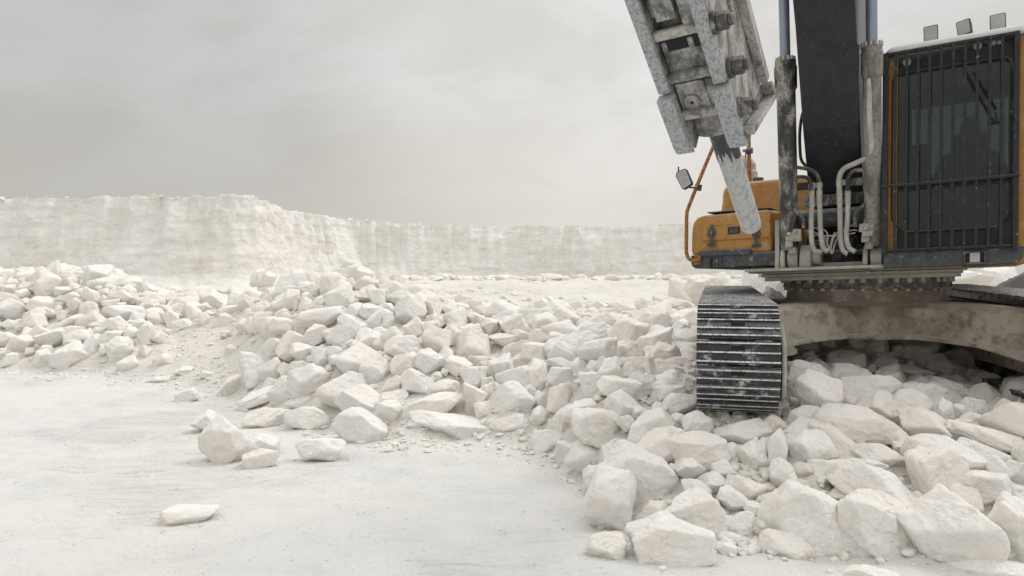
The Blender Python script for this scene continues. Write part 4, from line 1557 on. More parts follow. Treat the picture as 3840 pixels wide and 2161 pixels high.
# two stacked front plates over the ring
pf.box((-0.80, -0.9, 1.632), (0.84, 0.80, 1.668))
pf.box((-0.82, -0.9, 1.670), (0.86, 0.84, 1.700))
pf.box((-0.86, -0.9, 1.7025), (0.86, 0.86, 1.722))
pf.tube([(-0.84, 0.885, 1.686), (-0.2, 0.885, 1.690), (0.3, 0.885, 1.688), (0.90, 0.885, 1.690)], 0.009, 8)
for r in (0.12, 0.22):
    pf.box((r - 0.03, 0.86, 1.675), (r + 0.03, 0.90, 1.70))
pf.box((-1.40, -2.3, 1.735), (1.36, -0.95, 1.86))
pf.box((-0.90, -0.949, 1.735), (1.0, 0.40, 1.86))
pf.box((-0.90, 0.401, 1.7245), (0.95, 1.18, 1.752))
for r in (-0.62, 0.40):
    pf.box((r - 0.02, -0.6, 1.7525), (r + 0.02, 1.10, 2.20))
platform = pf.build('platform', M['beige'], EX, 0.006)
cw = MB(U)
rings = []
for z, k_ in ((1.74, 0.96), (1.80, 1.0), (2.50, 1.0), (2.62, 0.95)):
    ring = []
    for r, f in ((-1.48, -2.2), (-1.46, -2.75), (-1.1, -3.15), (-0.5, -3.32), (0.5, -3.32), (1.1, -3.15), (1.46, -2.75), (1.48, -2.2)):
        ring.append(U(r * k_, f if f > -2.3 else -2.2 + (f + 2.2) * k_, z))
    rings.append(ring)
cw.rings(rings, 0, smooth=False)
cw.build('counterweight', M['charcoal'], EX, 0.03)

# engine hood behind the boom, stepped, orange
hd = MB(U)
def frustum(b, lo, hi, z0, z1, inset, mi=0):
    (r0, f0), (r1, f1) = lo, hi
    A = [(r0, f0, z0), (r1, f0, z0), (r1, f1, z0), (r0, f1, z0)]
    i = inset
    B = [(r0 + i, f0 + i, z1), (r1 - i, f0 + i, z1), (r1 - i, f1 - i, z1), (r0 + i, f1 - i, z1)]
    b.prism(A, B, mi)
hl = uf(2700, 800, 0.0)[0]; ht = uf(2850, 676, 0.0)[2]
frustum(hd, (-1.46, -2.19), (-0.10, -0.01), 1.862, 2.20, 0.02)
n_ = 6
hp = [(hl - 0.03, 2.2005), (hl + 0.015, ht - 0.20)] + [(hl + 0.02 + 0.12 * (1 - math.cos(q)), ht - 0.12 + 0.12 * math.sin(q)) for q in np.linspace(0.1, math.pi / 2, n_)] + [(-0.10, ht), (-0.10, 2.2005)]
hd.prism([(a, 0.0, z) for a, z in hp], [(a, -2.18, z) for a, z in hp])
frustum(hd, (0.35, -2.19), (1.42, -0.75), 1.862, 2.62, 0.04)
frustum(hd, (-0.099, -2.19), (0.349, -0.9), 1.862, 2.5, 0.03)
hood = hd.build('engine_hood', M['orange'], EX, 0.05, 3)
capb = MB(U)
c0 = uf(2843, 675, -0.3)
capb.cyl((c0[0], -0.3, ht), (c0[0], -0.3, ht + 0.07), 0.06, 20)
capb.build('filler_cap', M['charcoal'], hood, 0.006)

# toolbox on the machine's right front corner
tb = MB(U)
A = uf(2592, 955, 0.95); B = uf(2893, 955, 0.95); T = uf(2700, 802, 0.95)
rl, rr, zt = A[0], B[0], T[2] + 0.005
zb = uf(2700, 952, 0.95)[2]
n = 8
outl = [(rl + 0.01, zb), (rl, zb + 0.05), (rl + 0.005, zt - 0.16), (rl + 0.02, zt - 0.08), (rl + 0.06, zt - 0.03), (rl + 0.12, zt - 0.012), (rr - 0.03, zt), (rr, zt - 0.03), (rr, zb)]
tb.prism([(a, 0.95, z) for a, z in outl], [(a, 0.001, z + 0.06 * (a - rl > 0.1)) for a, z in outl])
toolbox = tb.build('toolbox', M['orange'], EX, 0.02, 3)
pn = MB(U)
q0, q1 = uf(2632, 905, 0.953), uf(2890, 806, 0.953)
pn.box((q0[0], 0.952, q0[2]), (q1[0], 0.966, q1[2]))
lid = pn.build('lid_panel', M['orange'], toolbox, 0.012, 3)
pn = MB(U)
q0, q1 = uf(2652, 898, 0.97), uf(2765, 840, 0.97)
pn.box((q0[0], 0.9665, q0[2]), (q0[0] + 0.006, 0.972, q1[2])); pn.box((q0[0], 0.9665, q1[2]), (q1[0], 0.972, q1[2] + 0.006))
pn.build('pressed_edge', M['orange'], lid, 0.002)
lt = uf(2500 + 610 * .4138, 500 + 880 * .4138, 0.97)
lb = MB(U)
lb.box((lt[0] - 0.06, 0.967, lt[2] - 0.035), (lt[0] + 0.055, 0.972, lt[2] + 0.035), 0)
lb.box((lt[0] - 0.045, 0.9725, lt[2] - 0.026), (lt[0] + 0.04, 0.9745, lt[2] + 0.026), 1)
lb.build('lock_plate', [M['hole'], M['charcoal']], toolbox, 0.003)
for px, py in ((410, 900), (812, 905)):
    c = uf(2500 + px * .4138, 500 + py * .4138, 0.97)
    h_ = MB(U)
    pt = [(c[0], c[2] + 0.085), (c[0] + 0.028, c[2] + 0.03), (c[0] + 0.042, c[2] - 0.005), (c[0] + 0.03, c[2] - 0.04), (c[0] - 0.03, c[2] - 0.04), (c[0] - 0.042, c[2] - 0.005), (c[0] - 0.028, c[2] + 0.03)]
    h_.prism([(a, 0.967, z) for a, z in pt], [(a, 0.985, z) for a, z in pt])
    h_.box((c[0] - 0.014, 0.9855, c[2] - 0.12), (c[0] + 0.014, 1.0, c[2] + 0.02))
    h_.box((c[0] - 0.04, 0.967, c[2] - 0.14), (c[0] + 0.04, 0.99, c[2] - 0.105))
    h_.build('latch', M['rust'] if False else M['charcoal'], toolbox, 0.003)
tl_ = MB(U)
q0 = uf(2655, 803, 0.90)
tl_.box((q0[0], 0.10, zt + 0.012), (rr - 0.02, 0.93, zt + 0.024))
tl_.build('step_plate', M['charcoal'], toolbox, 0.004)
sk = MB(U)
q0, q1 = uf(2588, 1008, 0.99), uf(2925, 952, 0.99)
ol = [(q0[0] + 0.045, q0[2]), (q0[0] + 0.012, q0[2] + 0.022), (q0[0], q0[2] + 0.06), (q0[0], zb - 0.002), (rr + 0.06, zb - 0.002), (rr + 0.06, q0[2])]
sk.prism([(a, 0.97, z) for a, z in ol], [(a, -0.9, z) for a, z in ol])
skirt = sk.build('lower_skirt', M['charcoal'], EX, 0.012, 3)
s2 = MB(U)
a0, a1 = uf(2622, 952, 0.99), uf(2815, 930, 0.99)
s2.box((a0[0], 0.96, zb - 0.02), (a1[0], 0.995, a1[2] - 0.004))
a2 = uf(2632, 965, 0.99); a3 = uf(2810, 945, 0.99)
s2.build('wiper_trim', M['rubber'] if False else M['charcoal'], skirt, 0.006)
gl = MB(U)
g0, g1 = uf(2662, 1005, 0.975), uf(2705, 967, 0.975)
gl.box((g0[0], 0.9705, g0[2]), (g1[0], 0.974, g1[2]), 0)
for i in range(3):
    x = g0[0] + (g1[0] - g0[0]) * (0.38 + 0.27 * i)
    gl.box((x - 0.012, 0.9745, g0[2] + 0.004), (x + 0.012, 0.984, g1[2] - 0.004), 1)
gl.build('vent_grille', [M['hole'], M['charcoal']], skirt, 0.002)

# muffler and pre-cleaner behind the chisel
mf = MB(U)
m0, m1 = uf(2775, 700, -0.5), uf(2795, 595, -0.5)
mf.lathe((m0[0] + 0.04, -0.5, 2.60), (m0[0] + 0.04, -0.5, m1[2] + 0.03), [(0, 0.16), (0.62, 0.16), (0.66, 0.14), (0.80, 0.14), (0.9, 0.11), (1, 0.05)], 24)
mf.build('muffler', M['muffler'], EX)

# handrails and mirrors
hr = MB(U)
f0 = 1.03
def p2(x, y, f): return uf(2500 + x * .4138, 500 + y * .4138, f)
path = [p2(300, 1155, 1.0), p2(225, 1150, f0), p2(190, 1120, f0), p2(178, 1050, f0), p2(180, 900, f0), p2(182, 745, f0), p2(195, 680, f0 - 0.02), p2(270, 490, f0 - 0.10), p2(355, 280, f0 - 0.2), p2(440, 80, f0 - 0.3), p2(470, 10, f0 - 0.35), p2(520, -30, f0 - 0.45), p2(620, -40, f0 - 0.7), p2(700, -10, -0.3)]
hr.tube(smooth_path(path, U), 0.0185, 10, raw=True)
rail = hr.build('handrail', M['rust'], EX)
hb = MB(U)
q = p2(280, 1150, 1.0)
hb.box((q[0] - 0.045, 0.972, q[2] - 0.045), (q[0] + 0.03, 0.992, q[2] + 0.04))
hb.build('rail_foot', M['rust'], rail, 0.004)
mi_ = MB(U)
mc = [p2(x, y, 1.06) for x, y in ((82, 375), (95, 348), (160, 320), (180, 328), (228, 440), (232, 462), (160, 512), (140, 505), (82, 395))]
mi_.prism([(a, 1.06, z) for a, f, z in mc], [(a, 1.02, z) for a, f, z in mc], 0)
cx_ = sum(p[0] for p in mc) / len(mc); cz_ = sum(p[2] for p in mc) / len(mc)
mi_.prism([(cx_ + (a - cx_) * 0.88, 1.0605, cz_ + (z - cz_) * 0.90) for a, f, z in mc], [(cx_ + (a - cx_) * 0.88, 1.064, cz_ + (z - cz_) * 0.90) for a, f, z in mc], 1)
mirror = mi_.build('mirror', [M['rubber'], M['mirror']], EX, 0.005)
ma = MB(U)
ma.tube([p2(205, 492, 1.02), p2(250, 493, 0.99), p2(275, 488, 0.95)], 0.010, 8)
q = p2(270, 490, 0.94)
ma.cyl((q[0], 0.90, q[2] - 0.03), (q[0] + 0.01, 0.90, q[2] + 0.03), 0.036, 12)
q = p2(110, 318, 1.02)
ma.cyl((q[0], 1.03, q[2] - 0.03), (q[0], 1.03, q[2] + 0.015), 0.008, 8)
ma.build('mirror_arm', M['charcoal'], mirror)
h2 = MB(U)
pp = [p2(740, -40, -0.35), p2(744, 60, -0.35), p2(748, 260, -0.35), p2(752, 430, -0.35)]
h2.tube(smooth_path(pp, U), 0.022, 10, raw=True)
rail2 = h2.build('handrail', M['rust'], EX)
h3 = MB(U)
q = p2(745, 160, -0.33)
h3.cyl((q[0] - 0.03, -0.33, q[2]), (q[0] + 0.04, -0.33, q[2]), 0.035, 12)
h3.tube([(q[0], -0.33, q[2]), p2(690, 158, -0.30)], 0.014, 8)
h3.tube([p2(716, 160, -0.3), p2(714, 230, -0.3)], 0.007, 8)
h3.build('rail_clamp', M['charcoal'], rail2)
# ---------------------------------------------------------------- boom, cylinders, hydraulics
RB = -0.12
bm_ = MB(U)
wl = uf(3034, 500, 0.9)[0]; wr = uf(3236, 500, 0.9)[0]
hw = 0.5 * (wr - wl); rb = 0.5 * (wr + wl)
# centre line of the boom in its own plane (f, z) and half depth
bl_ = [(0.30, 2.02, 0.20), (0.62, 2.50, 0.30), (1.00, 3.15, 0.38), (1.45, 3.95, 0.42), (1.95, 4.75, 0.44), (2.6, 5.45, 0.42), (3.3, 5.95, 0.34), (4.1, 6.30, 0.26), (4.9, 6.42, 0.18)]
rings = []
for i, (f, z, h_) in enumerate(bl_):
    a = bl_[max(i - 1, 0)]; c = bl_[min(i + 1, len(bl_) - 1)]
    t = np.array([c[0] - a[0], c[1] - a[1]]); t /= np.linalg.norm(t)
    nn = np.array([t[1], -t[0]])
    lo = np.array([f, z]) + nn * h_; hi = np.array([f, z]) - nn * h_
    rk = rb + 0.045 * min(max((z - 2.3) / 1.6, 0), 1.2)
    rings.append([U(rk - hw, lo[0], lo[1]), U(rk + hw, lo[0], lo[1]), U(rk + hw, hi[0], hi[1]), U(rk - hw, hi[0], hi[1])])
bm_.rings(rings, 0, smooth=False)
boom = bm_.build('boom', M['black'], EX, 0.012)
fp = MB(U)
fp.cyl((rb - hw - 0.10, 0.30, 2.02), (rb + hw + 0.10, 0.30, 2.02), 0.13, 24)
fp.build('foot_pin', M['grime'], boom, 0.004)

sides = []
for side in (0, 1):
    bpx = (2962, 3276)[side]; tpx = (2956, 3276)[side]
    fb, ft, ztop = 1.08, 1.78, 4.75
    rb0 = uf(bpx, 970, fb)[0]; 
    rt0 = rb0 if side == 0 else rb0
    tp = uf(tpx, 0, 1.5)[0]
    rt0 = tp
    A = Vector((rb0, fb, 1.86)); B = Vector((rt0, ft, ztop))
    zh = (uf(2960, 242, 1.33)[2], uf(3268, 190, 1.33)[2])[side]
    qh = (zh - A.z) / (B.z - A.z)
    H_ = A.lerp(B, qh)
    rbar = (0.080, 0.071)[side]
    cy = MB(U)
    Lb = (H_ - A).length
    g0 = 1 - 0.27 / Lb
    cy.lathe(tuple(A), tuple(H_), [(0.04, rbar * 0.9), (0.06, rbar), (g0, rbar), (g0 + 0.015, rbar * 1.18), (0.965, rbar * 1.2), (0.97, rbar * 1.12), (1.0, rbar * 1.1)], 32)
    cyl_ = cy.build('boom_cylinder', M['grime'] if side == 0 else M['cylinder'], EX, 0.004)
    rd = MB(U)
    rd.cyl(tuple(A.lerp(B, qh - 0.02)), tuple(B), 0.044, 28)
    rd.build('cylinder_rod', M['rod'], cyl_)
    gb = MB(U)
    for i in range(12):
        q = 2 * math.pi * i / 12
        p_ = A.lerp(B, qh)
        gb.cyl((p_.x + 0.075 * math.cos(q), p_.y + 0.075 * math.sin(q), p_.z - 0.02), (p_.x + 0.075 * math.cos(q), p_.y + 0.075 * math.sin(q), p_.z + 0.018), 0.012, 6)
    gb.build('gland_bolts', M['beige'], cyl_, 0.002)
    rod_eye = MB(U)
    rod_eye.cyl((rt0 - 0.07, ft, ztop), (rt0 + 0.07, ft, ztop), 0.13, 24)
    rod_eye.build('rod_eye', M['grime'], cyl_, 0.005)
    # foot: clevis with a pin
    ft_ = MB(U)
    if side == 0:
        c = c3(1.10, (152, 1265))[0]
    else:
        c = c3(1.10, (668, 1265))[0]
    ft_.cyl((c[0] - 0.045, 1.02, c[2]), (c[0] + 0.045, 1.02, c[2]), 0.105, 26, 0)
    ft_.cyl((c[0] - 0.075, 1.02, c[2] + 0.03), (c[0] - 0.047, 1.02, c[2] + 0.03), 0.02, 12, 0)
    ft_.build('cylinder_foot', M['beige'], cyl_, 0.006)
    cl = MB(U)
    for dr_, w_ in ((-0.105, 0.04), (0.065, 0.10)):
        r0 = c[0] + dr_
        pr = [(0.94, 1.7525), (1.14, 1.7525), (1.145, c[2] - 0.02), (1.12, c[2] + 0.07), (1.06, c[2] + 0.115), (0.98, c[2] + 0.115), (0.92, c[2] + 0.06)]
        cl.prism([(r0, a, b2) for a, b2 in pr], [(r0 + w_, a, b2) for a, b2 in pr])
    cl.cyl((c[0] + 0.165, 1.03, c[2]), (c[0] + 0.24, 1.03, c[2]), 0.075, 20)
    cl.build('clevis', M['beige'], cyl_, 0.012)
    # valve block on the barrel foot
    vb = MB(U)
    k_ = -1 if side else 1
    bx0 = c3(1.21, (146, 1130))[0] if side == 0 else c3(1.21, (622, 1095))[0]
    r0, zz = bx0[0], bx0[2]
    vb.box((r0 - 0.055, 1.12, zz - 0.035), (r0 + 0.05, 1.205, zz + 0.065))
    vb.box((r0 - 0.058, 1.13, zz - 0.10), (r0 + 0.005, 1.20, zz - 0.037))
    vb.box((r0 + k_ * 0.02 - 0.03, 1.15, zz - 0.05), (r0 + k_ * 0.02 + 0.06, 1.225, zz - 0.005))
    vb.cyl((r0 - 0.02, 1.206, zz + 0.02), (r0 - 0.02, 1.235, zz + 0.02), 0.020, 6)
    vb.cyl((r0 + 0.03, 1.206, zz + 0.035), (r0 + 0.03, 1.228, zz + 0.035), 0.016, 6)
    vb.cyl((r0 + 0.025, 1.226, zz - 0.028), (r0 + 0.025, 1.245, zz - 0.028), 0.014, 6)
    for dx in (-0.045, -0.01):
        for dz in (-0.09, -0.05):
            vb.cyl((r0 + dx, 1.2005, zz + dz), (r0 + dx, 1.212, zz + dz), 0.008, 6)
    vb.cyl((r0 - 0.0, 1.165, zz + 0.066), (r0 - 0.0, 1.165, zz + 0.115), 0.024, 12)
    vb.cyl((r0 + k_ * 0.06, 1.19, zz - 0.01), (r0 + k_ * 0.06, 1.19, zz + 0.06), 0.022, 10)
    vb.cyl((r0 - 0.03, 1.165, zz + 0.066), (r0 - 0.03, 1.165, zz + 0.10), 0.016, 12)
    vb.box((r0 - 0.035, 1.10, zz - 0.16), (r0 + 0.03, 1.17, zz - 0.102))
    for dz in (-0.15, -0.12):
        for dx in (-0.022, 0.018):
            vb.cyl((r0 + dx, 1.1705, zz + dz), (r0 + dx, 1.182, zz + dz), 0.008, 6)
    vb.build('valve_block', M['beige'], cyl_, 0.004)
    sides.append((cyl_, A, B))

# steel pipes crossing from the cylinders to the hoses
def pipe(name, pts, f, r, mat, parent=EX, ridge=0.0, df=None):
    b = MB(U)
    fs = df or [f] * len(pts)
    P3 = [uf(*z3(x, y), ff) for (x, y), ff in zip(pts, fs)]
    b.tube(smooth_path(P3, U, 0.015), r, 10, raw=True, ridge=ridge, pitch=0.014)
    return b.build(name, mat, parent)


pipe('steel_pipe', [(108, 165), (110, 300), (112, 500), (120, 640), (145, 695), (200, 708), (250, 718), (298, 745), (316, 790), (318, 850)], 1.2, 0.017, M['grime'], df=[1.46, 1.43, 1.37, 1.31, 1.28, 1.27, 1.25, 1.22, 1.2, 1.2])
pipe('steel_pipe', [(266, 850), (264, 800), (238, 768), (180, 766), (136, 795), (120, 850), (124, 920), (165, 972), (208, 1012), (222, 1080)], 1.22, 0.017, M['grime'])
pipe('steel_pipe', [(626, 40), (628, 200), (628, 400), (640, 560), (632, 625), (605, 650), (540, 680), (470, 714), (442, 765), (442, 850)], 1.2, 0.023, M['hose'], df=[1.50, 1.47, 1.42, 1.36, 1.33, 1.30, 1.26, 1.22, 1.2, 1.2])
pipe('steel_pipe', [(495, 850), (496, 775), (530, 728), (600, 726), (640, 765), (646, 850), (620, 915), (565, 962), (540, 1005), (540, 1075)], 1.22, 0.019, M['grime'])
for pts in (((274, 925), (268, 1010), (268, 1100), (272, 1175), (292, 1222), (335, 1228)), ((319, 930), (322, 1020), (326, 1120), (340, 1200), (372, 1226)),
            ((444, 930), (446, 1040), (448, 1150), (465, 1220), (492, 1238)), ((494, 930), (490, 1040), (484, 1130), (500, 1200), (540, 1228))):
    pipe('ribbed_hose', pts, 1.2, 0.0195, M['hose'], ridge=0.0045)
for x, y0, y1 in ((272, 800, 935), (318, 800, 935), (443, 800, 935), (494, 800, 935)):
    b = MB(U)
    a, c, d_, e = [uf(*z3(x, y), 1.2) for y in (y0, y0 + 45, y0 + 80, y1)]
    b.cyl(a, c, 0.020, 12)
    b.cyl((c[0], 1.2, c[2] - 0.001), d_, 0.026, 6)
    b.cyl((d_[0], 1.2, d_[2] - 0.001), e, 0.024, 12)
    b.build('hose_fitting', M['beige'], EX, 0.002)
for a, c in (((248, 805), (335, 830)), ((420, 785), (508, 812)), ((135, 806), (246, 842)), ((509, 772), (632, 808)), ((82, 815), (112, 850))):
    b = MB(U)
    p0, p1 = uf(*z3(*a), 1.19), uf(*z3(*c), 1.19)
    b.box((p0[0], 1.165, p1[2]), (p1[0], 1.19 if a[0] in (248, 420) else 1.18, p0[2]))
    b.build('pipe_bracket', M['beige'] if a[0] in (248, 420) else M['grime'], EX, 0.003)
cbp = MB(U)
p0, p1 = uf(*z3(592, 35), 1.46), uf(*z3(655, 68), 1.46)
cbp.box((p0[0], 1.44, p1[2]), (p1[0], 1.462, p0[2]))
for dx in (0.15, 0.8):
    for dz in (0.25, 0.75):
        cbp.cyl((p0[0] + (p1[0] - p0[0]) * dx, 1.4625, p1[2] + (p0[2] - p1[2]) * dz), (p0[0] + (p1[0] - p0[0]) * dx, 1.475, p1[2] + (p0[2] - p1[2]) * dz), 0.008, 8)
cbp.build('pipe_clamp', M['beige'], EX, 0.002)
for pts in (((280, 1080), (340, 1088), (368, 1120), (366, 1180), (394, 1238)), ((280, 1105), (345, 1135), (372, 1190), (396, 1240)), ((345, 1150), (362, 1195), (392, 1240)),
            ((470, 1078), (425, 1115), (398, 1160), (385, 1225)), ((470, 1095), (432, 1140), (408, 1195), (398, 1240)), ((415, 1105), (396, 1150), (386, 1200), (400, 1240)),
            ((280, 1125), (420, 1128), (540, 1110)), ((500, 1070), (530, 1062), (550, 1066)), ((500, 1098), (530, 1092), (552, 1096))):
    pipe('grease_line', pts, 1.16, 0.0075, M['hose'], df=[1.13 + 0.01 * i for i in range(len(pts))])
pipe('black_cable', [(246, 300), (212, 380), (197, 480), (197, 580), (206, 660), (240, 702)], 1.02, 0.014, M['rubber'])
# cross members at the boom foot
cm = MB(U)
p0, p1 = uf(*z3(320, 870), 0.98), uf(*z3(600, 938), 0.98)
cm.box((rb - hw - 0.03, 0.92, p1[2] + 0.02), (rb + hw + 0.05, 0.985, p0[2] - 0.01))
cm.build('cross_plate', M['grime'], EX, 0.008)
cm = MB(U)
p0 = uf(*z3(440, 1010), 1.0)
cm.cyl((rb - hw - 0.12, 0.96, p0[2]), (rb + hw + 0.12, 0.96, p0[2]), 0.085, 28)
cm.build('cross_tube', M['charcoal'], EX, 0.004)
cm = MB(U)
p0, p1 = uf(*z3(240, 1265), 1.02), uf(*z3(610, 1330), 1.02)
cm.box((p0[0], 0.96, 1.7526), (p1[0], 1.02, 1.79))
cm.box((p0[0] - 0.05, 0.40, 1.753), (p1[0] + 0.05, 0.44, 2.3), 1)
cm.build('front_sill', [M['beige'], M['charcoal']], EX, 0.006)
cm = MB(U)
q0, q1 = uf(*z3(320, 1232), 1.0), uf(*z3(600, 1225), 1.0)
cm.tube(smooth_path([(q0[0], 1.0, q0[2] - 0.06), (q0[0], 1.0, q0[2] - 0.012), (q0[0] + 0.05, 1.0, q0[2]), (q1[0] - 0.05, 1.0, q0[2]), (q1[0], 1.0, q0[2] - 0.012), (q1[0], 1.0, q0[2] - 0.06)], U), 0.013, 8, raw=True)
cm.build('guard_hoop', M['charcoal'], EX)
# dark deck gear seen between the cylinders
cm = MB(U)
cm.cyl((rb, 0.55, 1.7525), (rb, 0.55, 2.05), 0.20, 20)
for i in range(12):
    q = 2 * math.pi * i / 12
    cm.box((rb + 0.19 * math.cos(q) - 0.05, 0.55 + 0.19 * math.sin(q) - 0.05, 1.80 + 0.06 * (i % 3)), (rb + 0.19 * math.cos(q) + 0.05, 0.55 + 0.19 * math.sin(q) + 0.05, 1.90 + 0.06 * (i % 3)))
cm.build('swivel_joint', M['charcoal'], EX, 0.01)

# ---------------------------------------------------------------- stick and breaker
TIP = P(2820, 858, 4.30)
kx = 1.0
rear = -UFW
AX = (rear * kx + Vector((0, 0, -1)) + UR * 0.085).normalized()       # along the tool, towards its tip
WX = (UR - AX * UR.dot(AX)).normalized()
NX = AX.cross(WX).normalized()
if NX.dot(rear) < 0: NX = -NX                            # away from the camera side


def Bk(w, n, t):
    """breaker frame: w across, n to the back, t from the tool tip back up along the tool"""
    return TIP + WX * w + NX * n - AX * t


def bk(u, v, n):
    p = on_plane(u, v, TIP + NX * n, NX) - TIP
    return (p.dot(WX), n, -p.dot(AX))


def z1(x, y): return (2340 + .4276 * x, .4276 * y)
def k1(n, *pts): return [bk(*z1(x, y), n) for x, y in pts]


NF = -0.255                                               # front plane of the side plates
def slab(b, pts, n0, n1, mi=0):
    b.prism([(w, n0, t) for w, n, t in pts], [(w, n1, t) for w, n, t in pts], mi)


w_in_l = bk(*z1(175, 100), NF)[0]
# where the left and right outer faces lie
lo_l = k1(NF, (65, 0), (310, 840)); lo_r = k1(NF, (690, 0), (915, 690))
WL = 0.5 * (lo_l[0][0] + lo_l[1][0]); WR = 0.5 * (lo_r[0][0] + lo_r[1][0])
t_top = 2.45
t_sh = 0.5 * (k1(NF, (310, 838))[0][2] + k1(NF, (850, 712))[0][2])
t_end = k1(NF, (480, 1330))[0][2]
t_endr = k1(NF, (1015, 1262))[0][2]
sp_th = 0.05
def ks(x, y, w):
    p = on_plane(*z1(x, y), TIP + WX * w, WX) - TIP
    return (p.dot(NX), -p.dot(AX))
SP_TIP, SP_LOW, SP_SH, SP_TOP = ks(1075, 1225, WR + 0.03), ks(1293, 850, WR + 0.03), ks(1250, 738, WR + 0.03), ks(1165, 370, WR + 0.03)
hs_ = MB(Bk)
# two side plates, deep at the shoulder, cut back at the lower rear corner
for w0, te in ((WL, t_end), (WR - sp_th, t_endr)):
    dt = te - t_endr
    out2 = [(NF, t_top), (NF, te + 0.05), (NF + 0.03, te + 0.0), (SP_TIP[0] + 0.03, SP_TIP[1] + dt), (SP_LOW[0] - 0.02, SP_LOW[1] + dt), (SP_LOW[0], SP_LOW[1] + 0.02 + dt), (SP_SH[0] + 0.01, SP_SH[1] + dt), (SP_TOP[0], SP_SH[1] + 0.01 + dt), (SP_TOP[0], t_top)]
    hs_.prism([(w0, n_, t_) for n_, t_ in out2], [(w0 + sp_th, n_, t_) for n_, t_ in out2])
# back plate and front plates between them
hs_.box((WL + sp_th + 0.001, 0.20, t_end + 0.50), (WR - sp_th - 0.001, 0.24, t_top))
hs_.box((WL + sp_th + 0.001, -0.20, t_sh + 0.36), (WR - sp_th - 0.001, -0.16, t_top))
housing = hs_.build('breaker', M['breaker'], EX, 0.006)
fp_ = MB(Bk)
tA = k1(-0.19, (500, 1150))[0][2]; tB = k1(-0.19, (560, 640))[0][2]; tC = k1(-0.19, (470, 250))[0][2]
wl_, wr_ = WL + sp_th + 0.012, WR - sp_th - 0.012
fp_.box((wl_, -0.225, tA + 0.10), (wr_, -0.14, tB - 0.03))
fp_.box((wl_, -0.222, tB + 0.01), (wr_, -0.14, tC - 0.04))
wm = wl_ + 0.66 * (wr_ - wl_)
fp_.box((wm, -0.232, tA + 0.10), (wm + 0.012, -0.2255, tB - 0.03))
fp_.box((wl_ + 0.03, -0.255, tC + 0.08), (wm - 0.01, -0.14, t_top))
fp_.box((wm + 0.005, -0.24, tC + 0.02), (wr_ - 0.005, -0.14, t_top))
for (x, y, wd, ht) in ((600, 890, 0.040, 0.055), (830, 855, 0.03, 0.05)):
    c = k1(-0.226, (x, y))[0]
    fp_.cyl((c[0], -0.2255, c[2]), (c[0], -0.236, c[2]), wd, 20)
    fp_.cyl((c[0], -0.2365, c[2]), (c[0], -0.239, c[2]), 0.008, 10, 1)
cav = k1(-0.2226, (455, 350))[0]
fp_.box((cav[0] - 0.05, -0.2245, cav[2] - 0.05), (cav[0] + 0.05, -0.2222, cav[2] + 0.04), 1)
cav = k1(-0.2226, (655, 320))[0]
fp_.box((cav[0] - 0.03, -0.2245, cav[2] - 0.045), (cav[0] + 0.03, -0.2222, cav[2] + 0.045), 1)
fp_.build('front_plate', [M['breaker'], M['hole']], housing, 0.008)
for (xa, ya), (xb, yb) in (((340, 305), (650, 238)), ((465, 680), (770, 618)), ((565, 1010), (855, 955))):
    b = MB(Bk)
    p0, p1 = k1(-0.245, (xa, ya))[0], k1(-0.245, (xb, yb))[0]
    t_ = 0.5 * (p0[2] + p1[2])
    b.box((WL + sp_th + 0.002, -0.262, t_ - 0.024), (WR - sp_th - 0.002, -0.226, t_ + 0.024))
    b.build('cross_bar', M['breaker'], housing, 0.012, 3)
# thick wear bars along the front edges, upper and lower
for w0, te in ((WL, t_end), (WR - 0.055, t_endr)):
    b = MB(Bk)
    b.box((w0 - 0.004, NF - 0.035, t_sh + 0.012), (w0 + 0.056, NF - 0.001, t_top))
    b.build('wear_bar', M['wearbar'], housing, 0.008, 3)
    b = MB(Bk)
    ol_ = [(NF - 0.06, t_sh - 0.004), (NF - 0.06, te + 0.06), (NF - 0.045, te + 0.012), (NF - 0.01, te - 0.012), (NF - 0.0015, te - 0.012), (NF - 0.0015, t_sh - 0.004)]
    b.prism([(w0 - 0.016, n_, t_) for n_, t_ in ol_], [(w0 + 0.066, n_, t_) for n_, t_ in ol_])
    b.build('wear_shoe', M['wearbar'], housing, 0.008, 3)
# outer ribs and the bolts on the visible side
b = MB(Bk)
b.box((WR + 0.001, 0.035, t_end + 0.50), (WR + 0.018, 0.055, t_top))
b.box((WR + 0.001, SP_TOP[0] - 0.06, SP_SH[1] + 0.03), (WR + 0.05, SP_TOP[0] - 0.001, t_top))
b.box((WR + 0.0185, 0.12, t_end + 0.62), (WR + 0.030, 0.20, t_top))
for t_ in (t_end + 0.60, t_end + 1.02, t_end + 1.5):
    b.box((WR + 0.0305, 0.115, t_), (WR + 0.042, 0.205, t_ + 0.02))
ol_ = [(SP_TIP[0] + 0.04, SP_TIP[1] - 0.006), (SP_LOW[0] - 0.01, SP_LOW[1] - 0.005), (SP_LOW[0] + 0.008, SP_LOW[1] + 0.02), (SP_SH[0] + 0.015, SP_SH[1] + 0.005), (SP_SH[0] - 0.02, SP_SH[1]), (SP_LOW[0] - 0.03, SP_LOW[1] + 0.03), (SP_TIP[0] + 0.05, SP_TIP[1] + 0.025)]
b.prism([(WR + 0.001, n_, t_) for n_, t_ in ol_], [(WR + 0.06, n_, t_) for n_, t_ in ol_])
b.build('side_rib', M['breaker'], housing, 0.004)
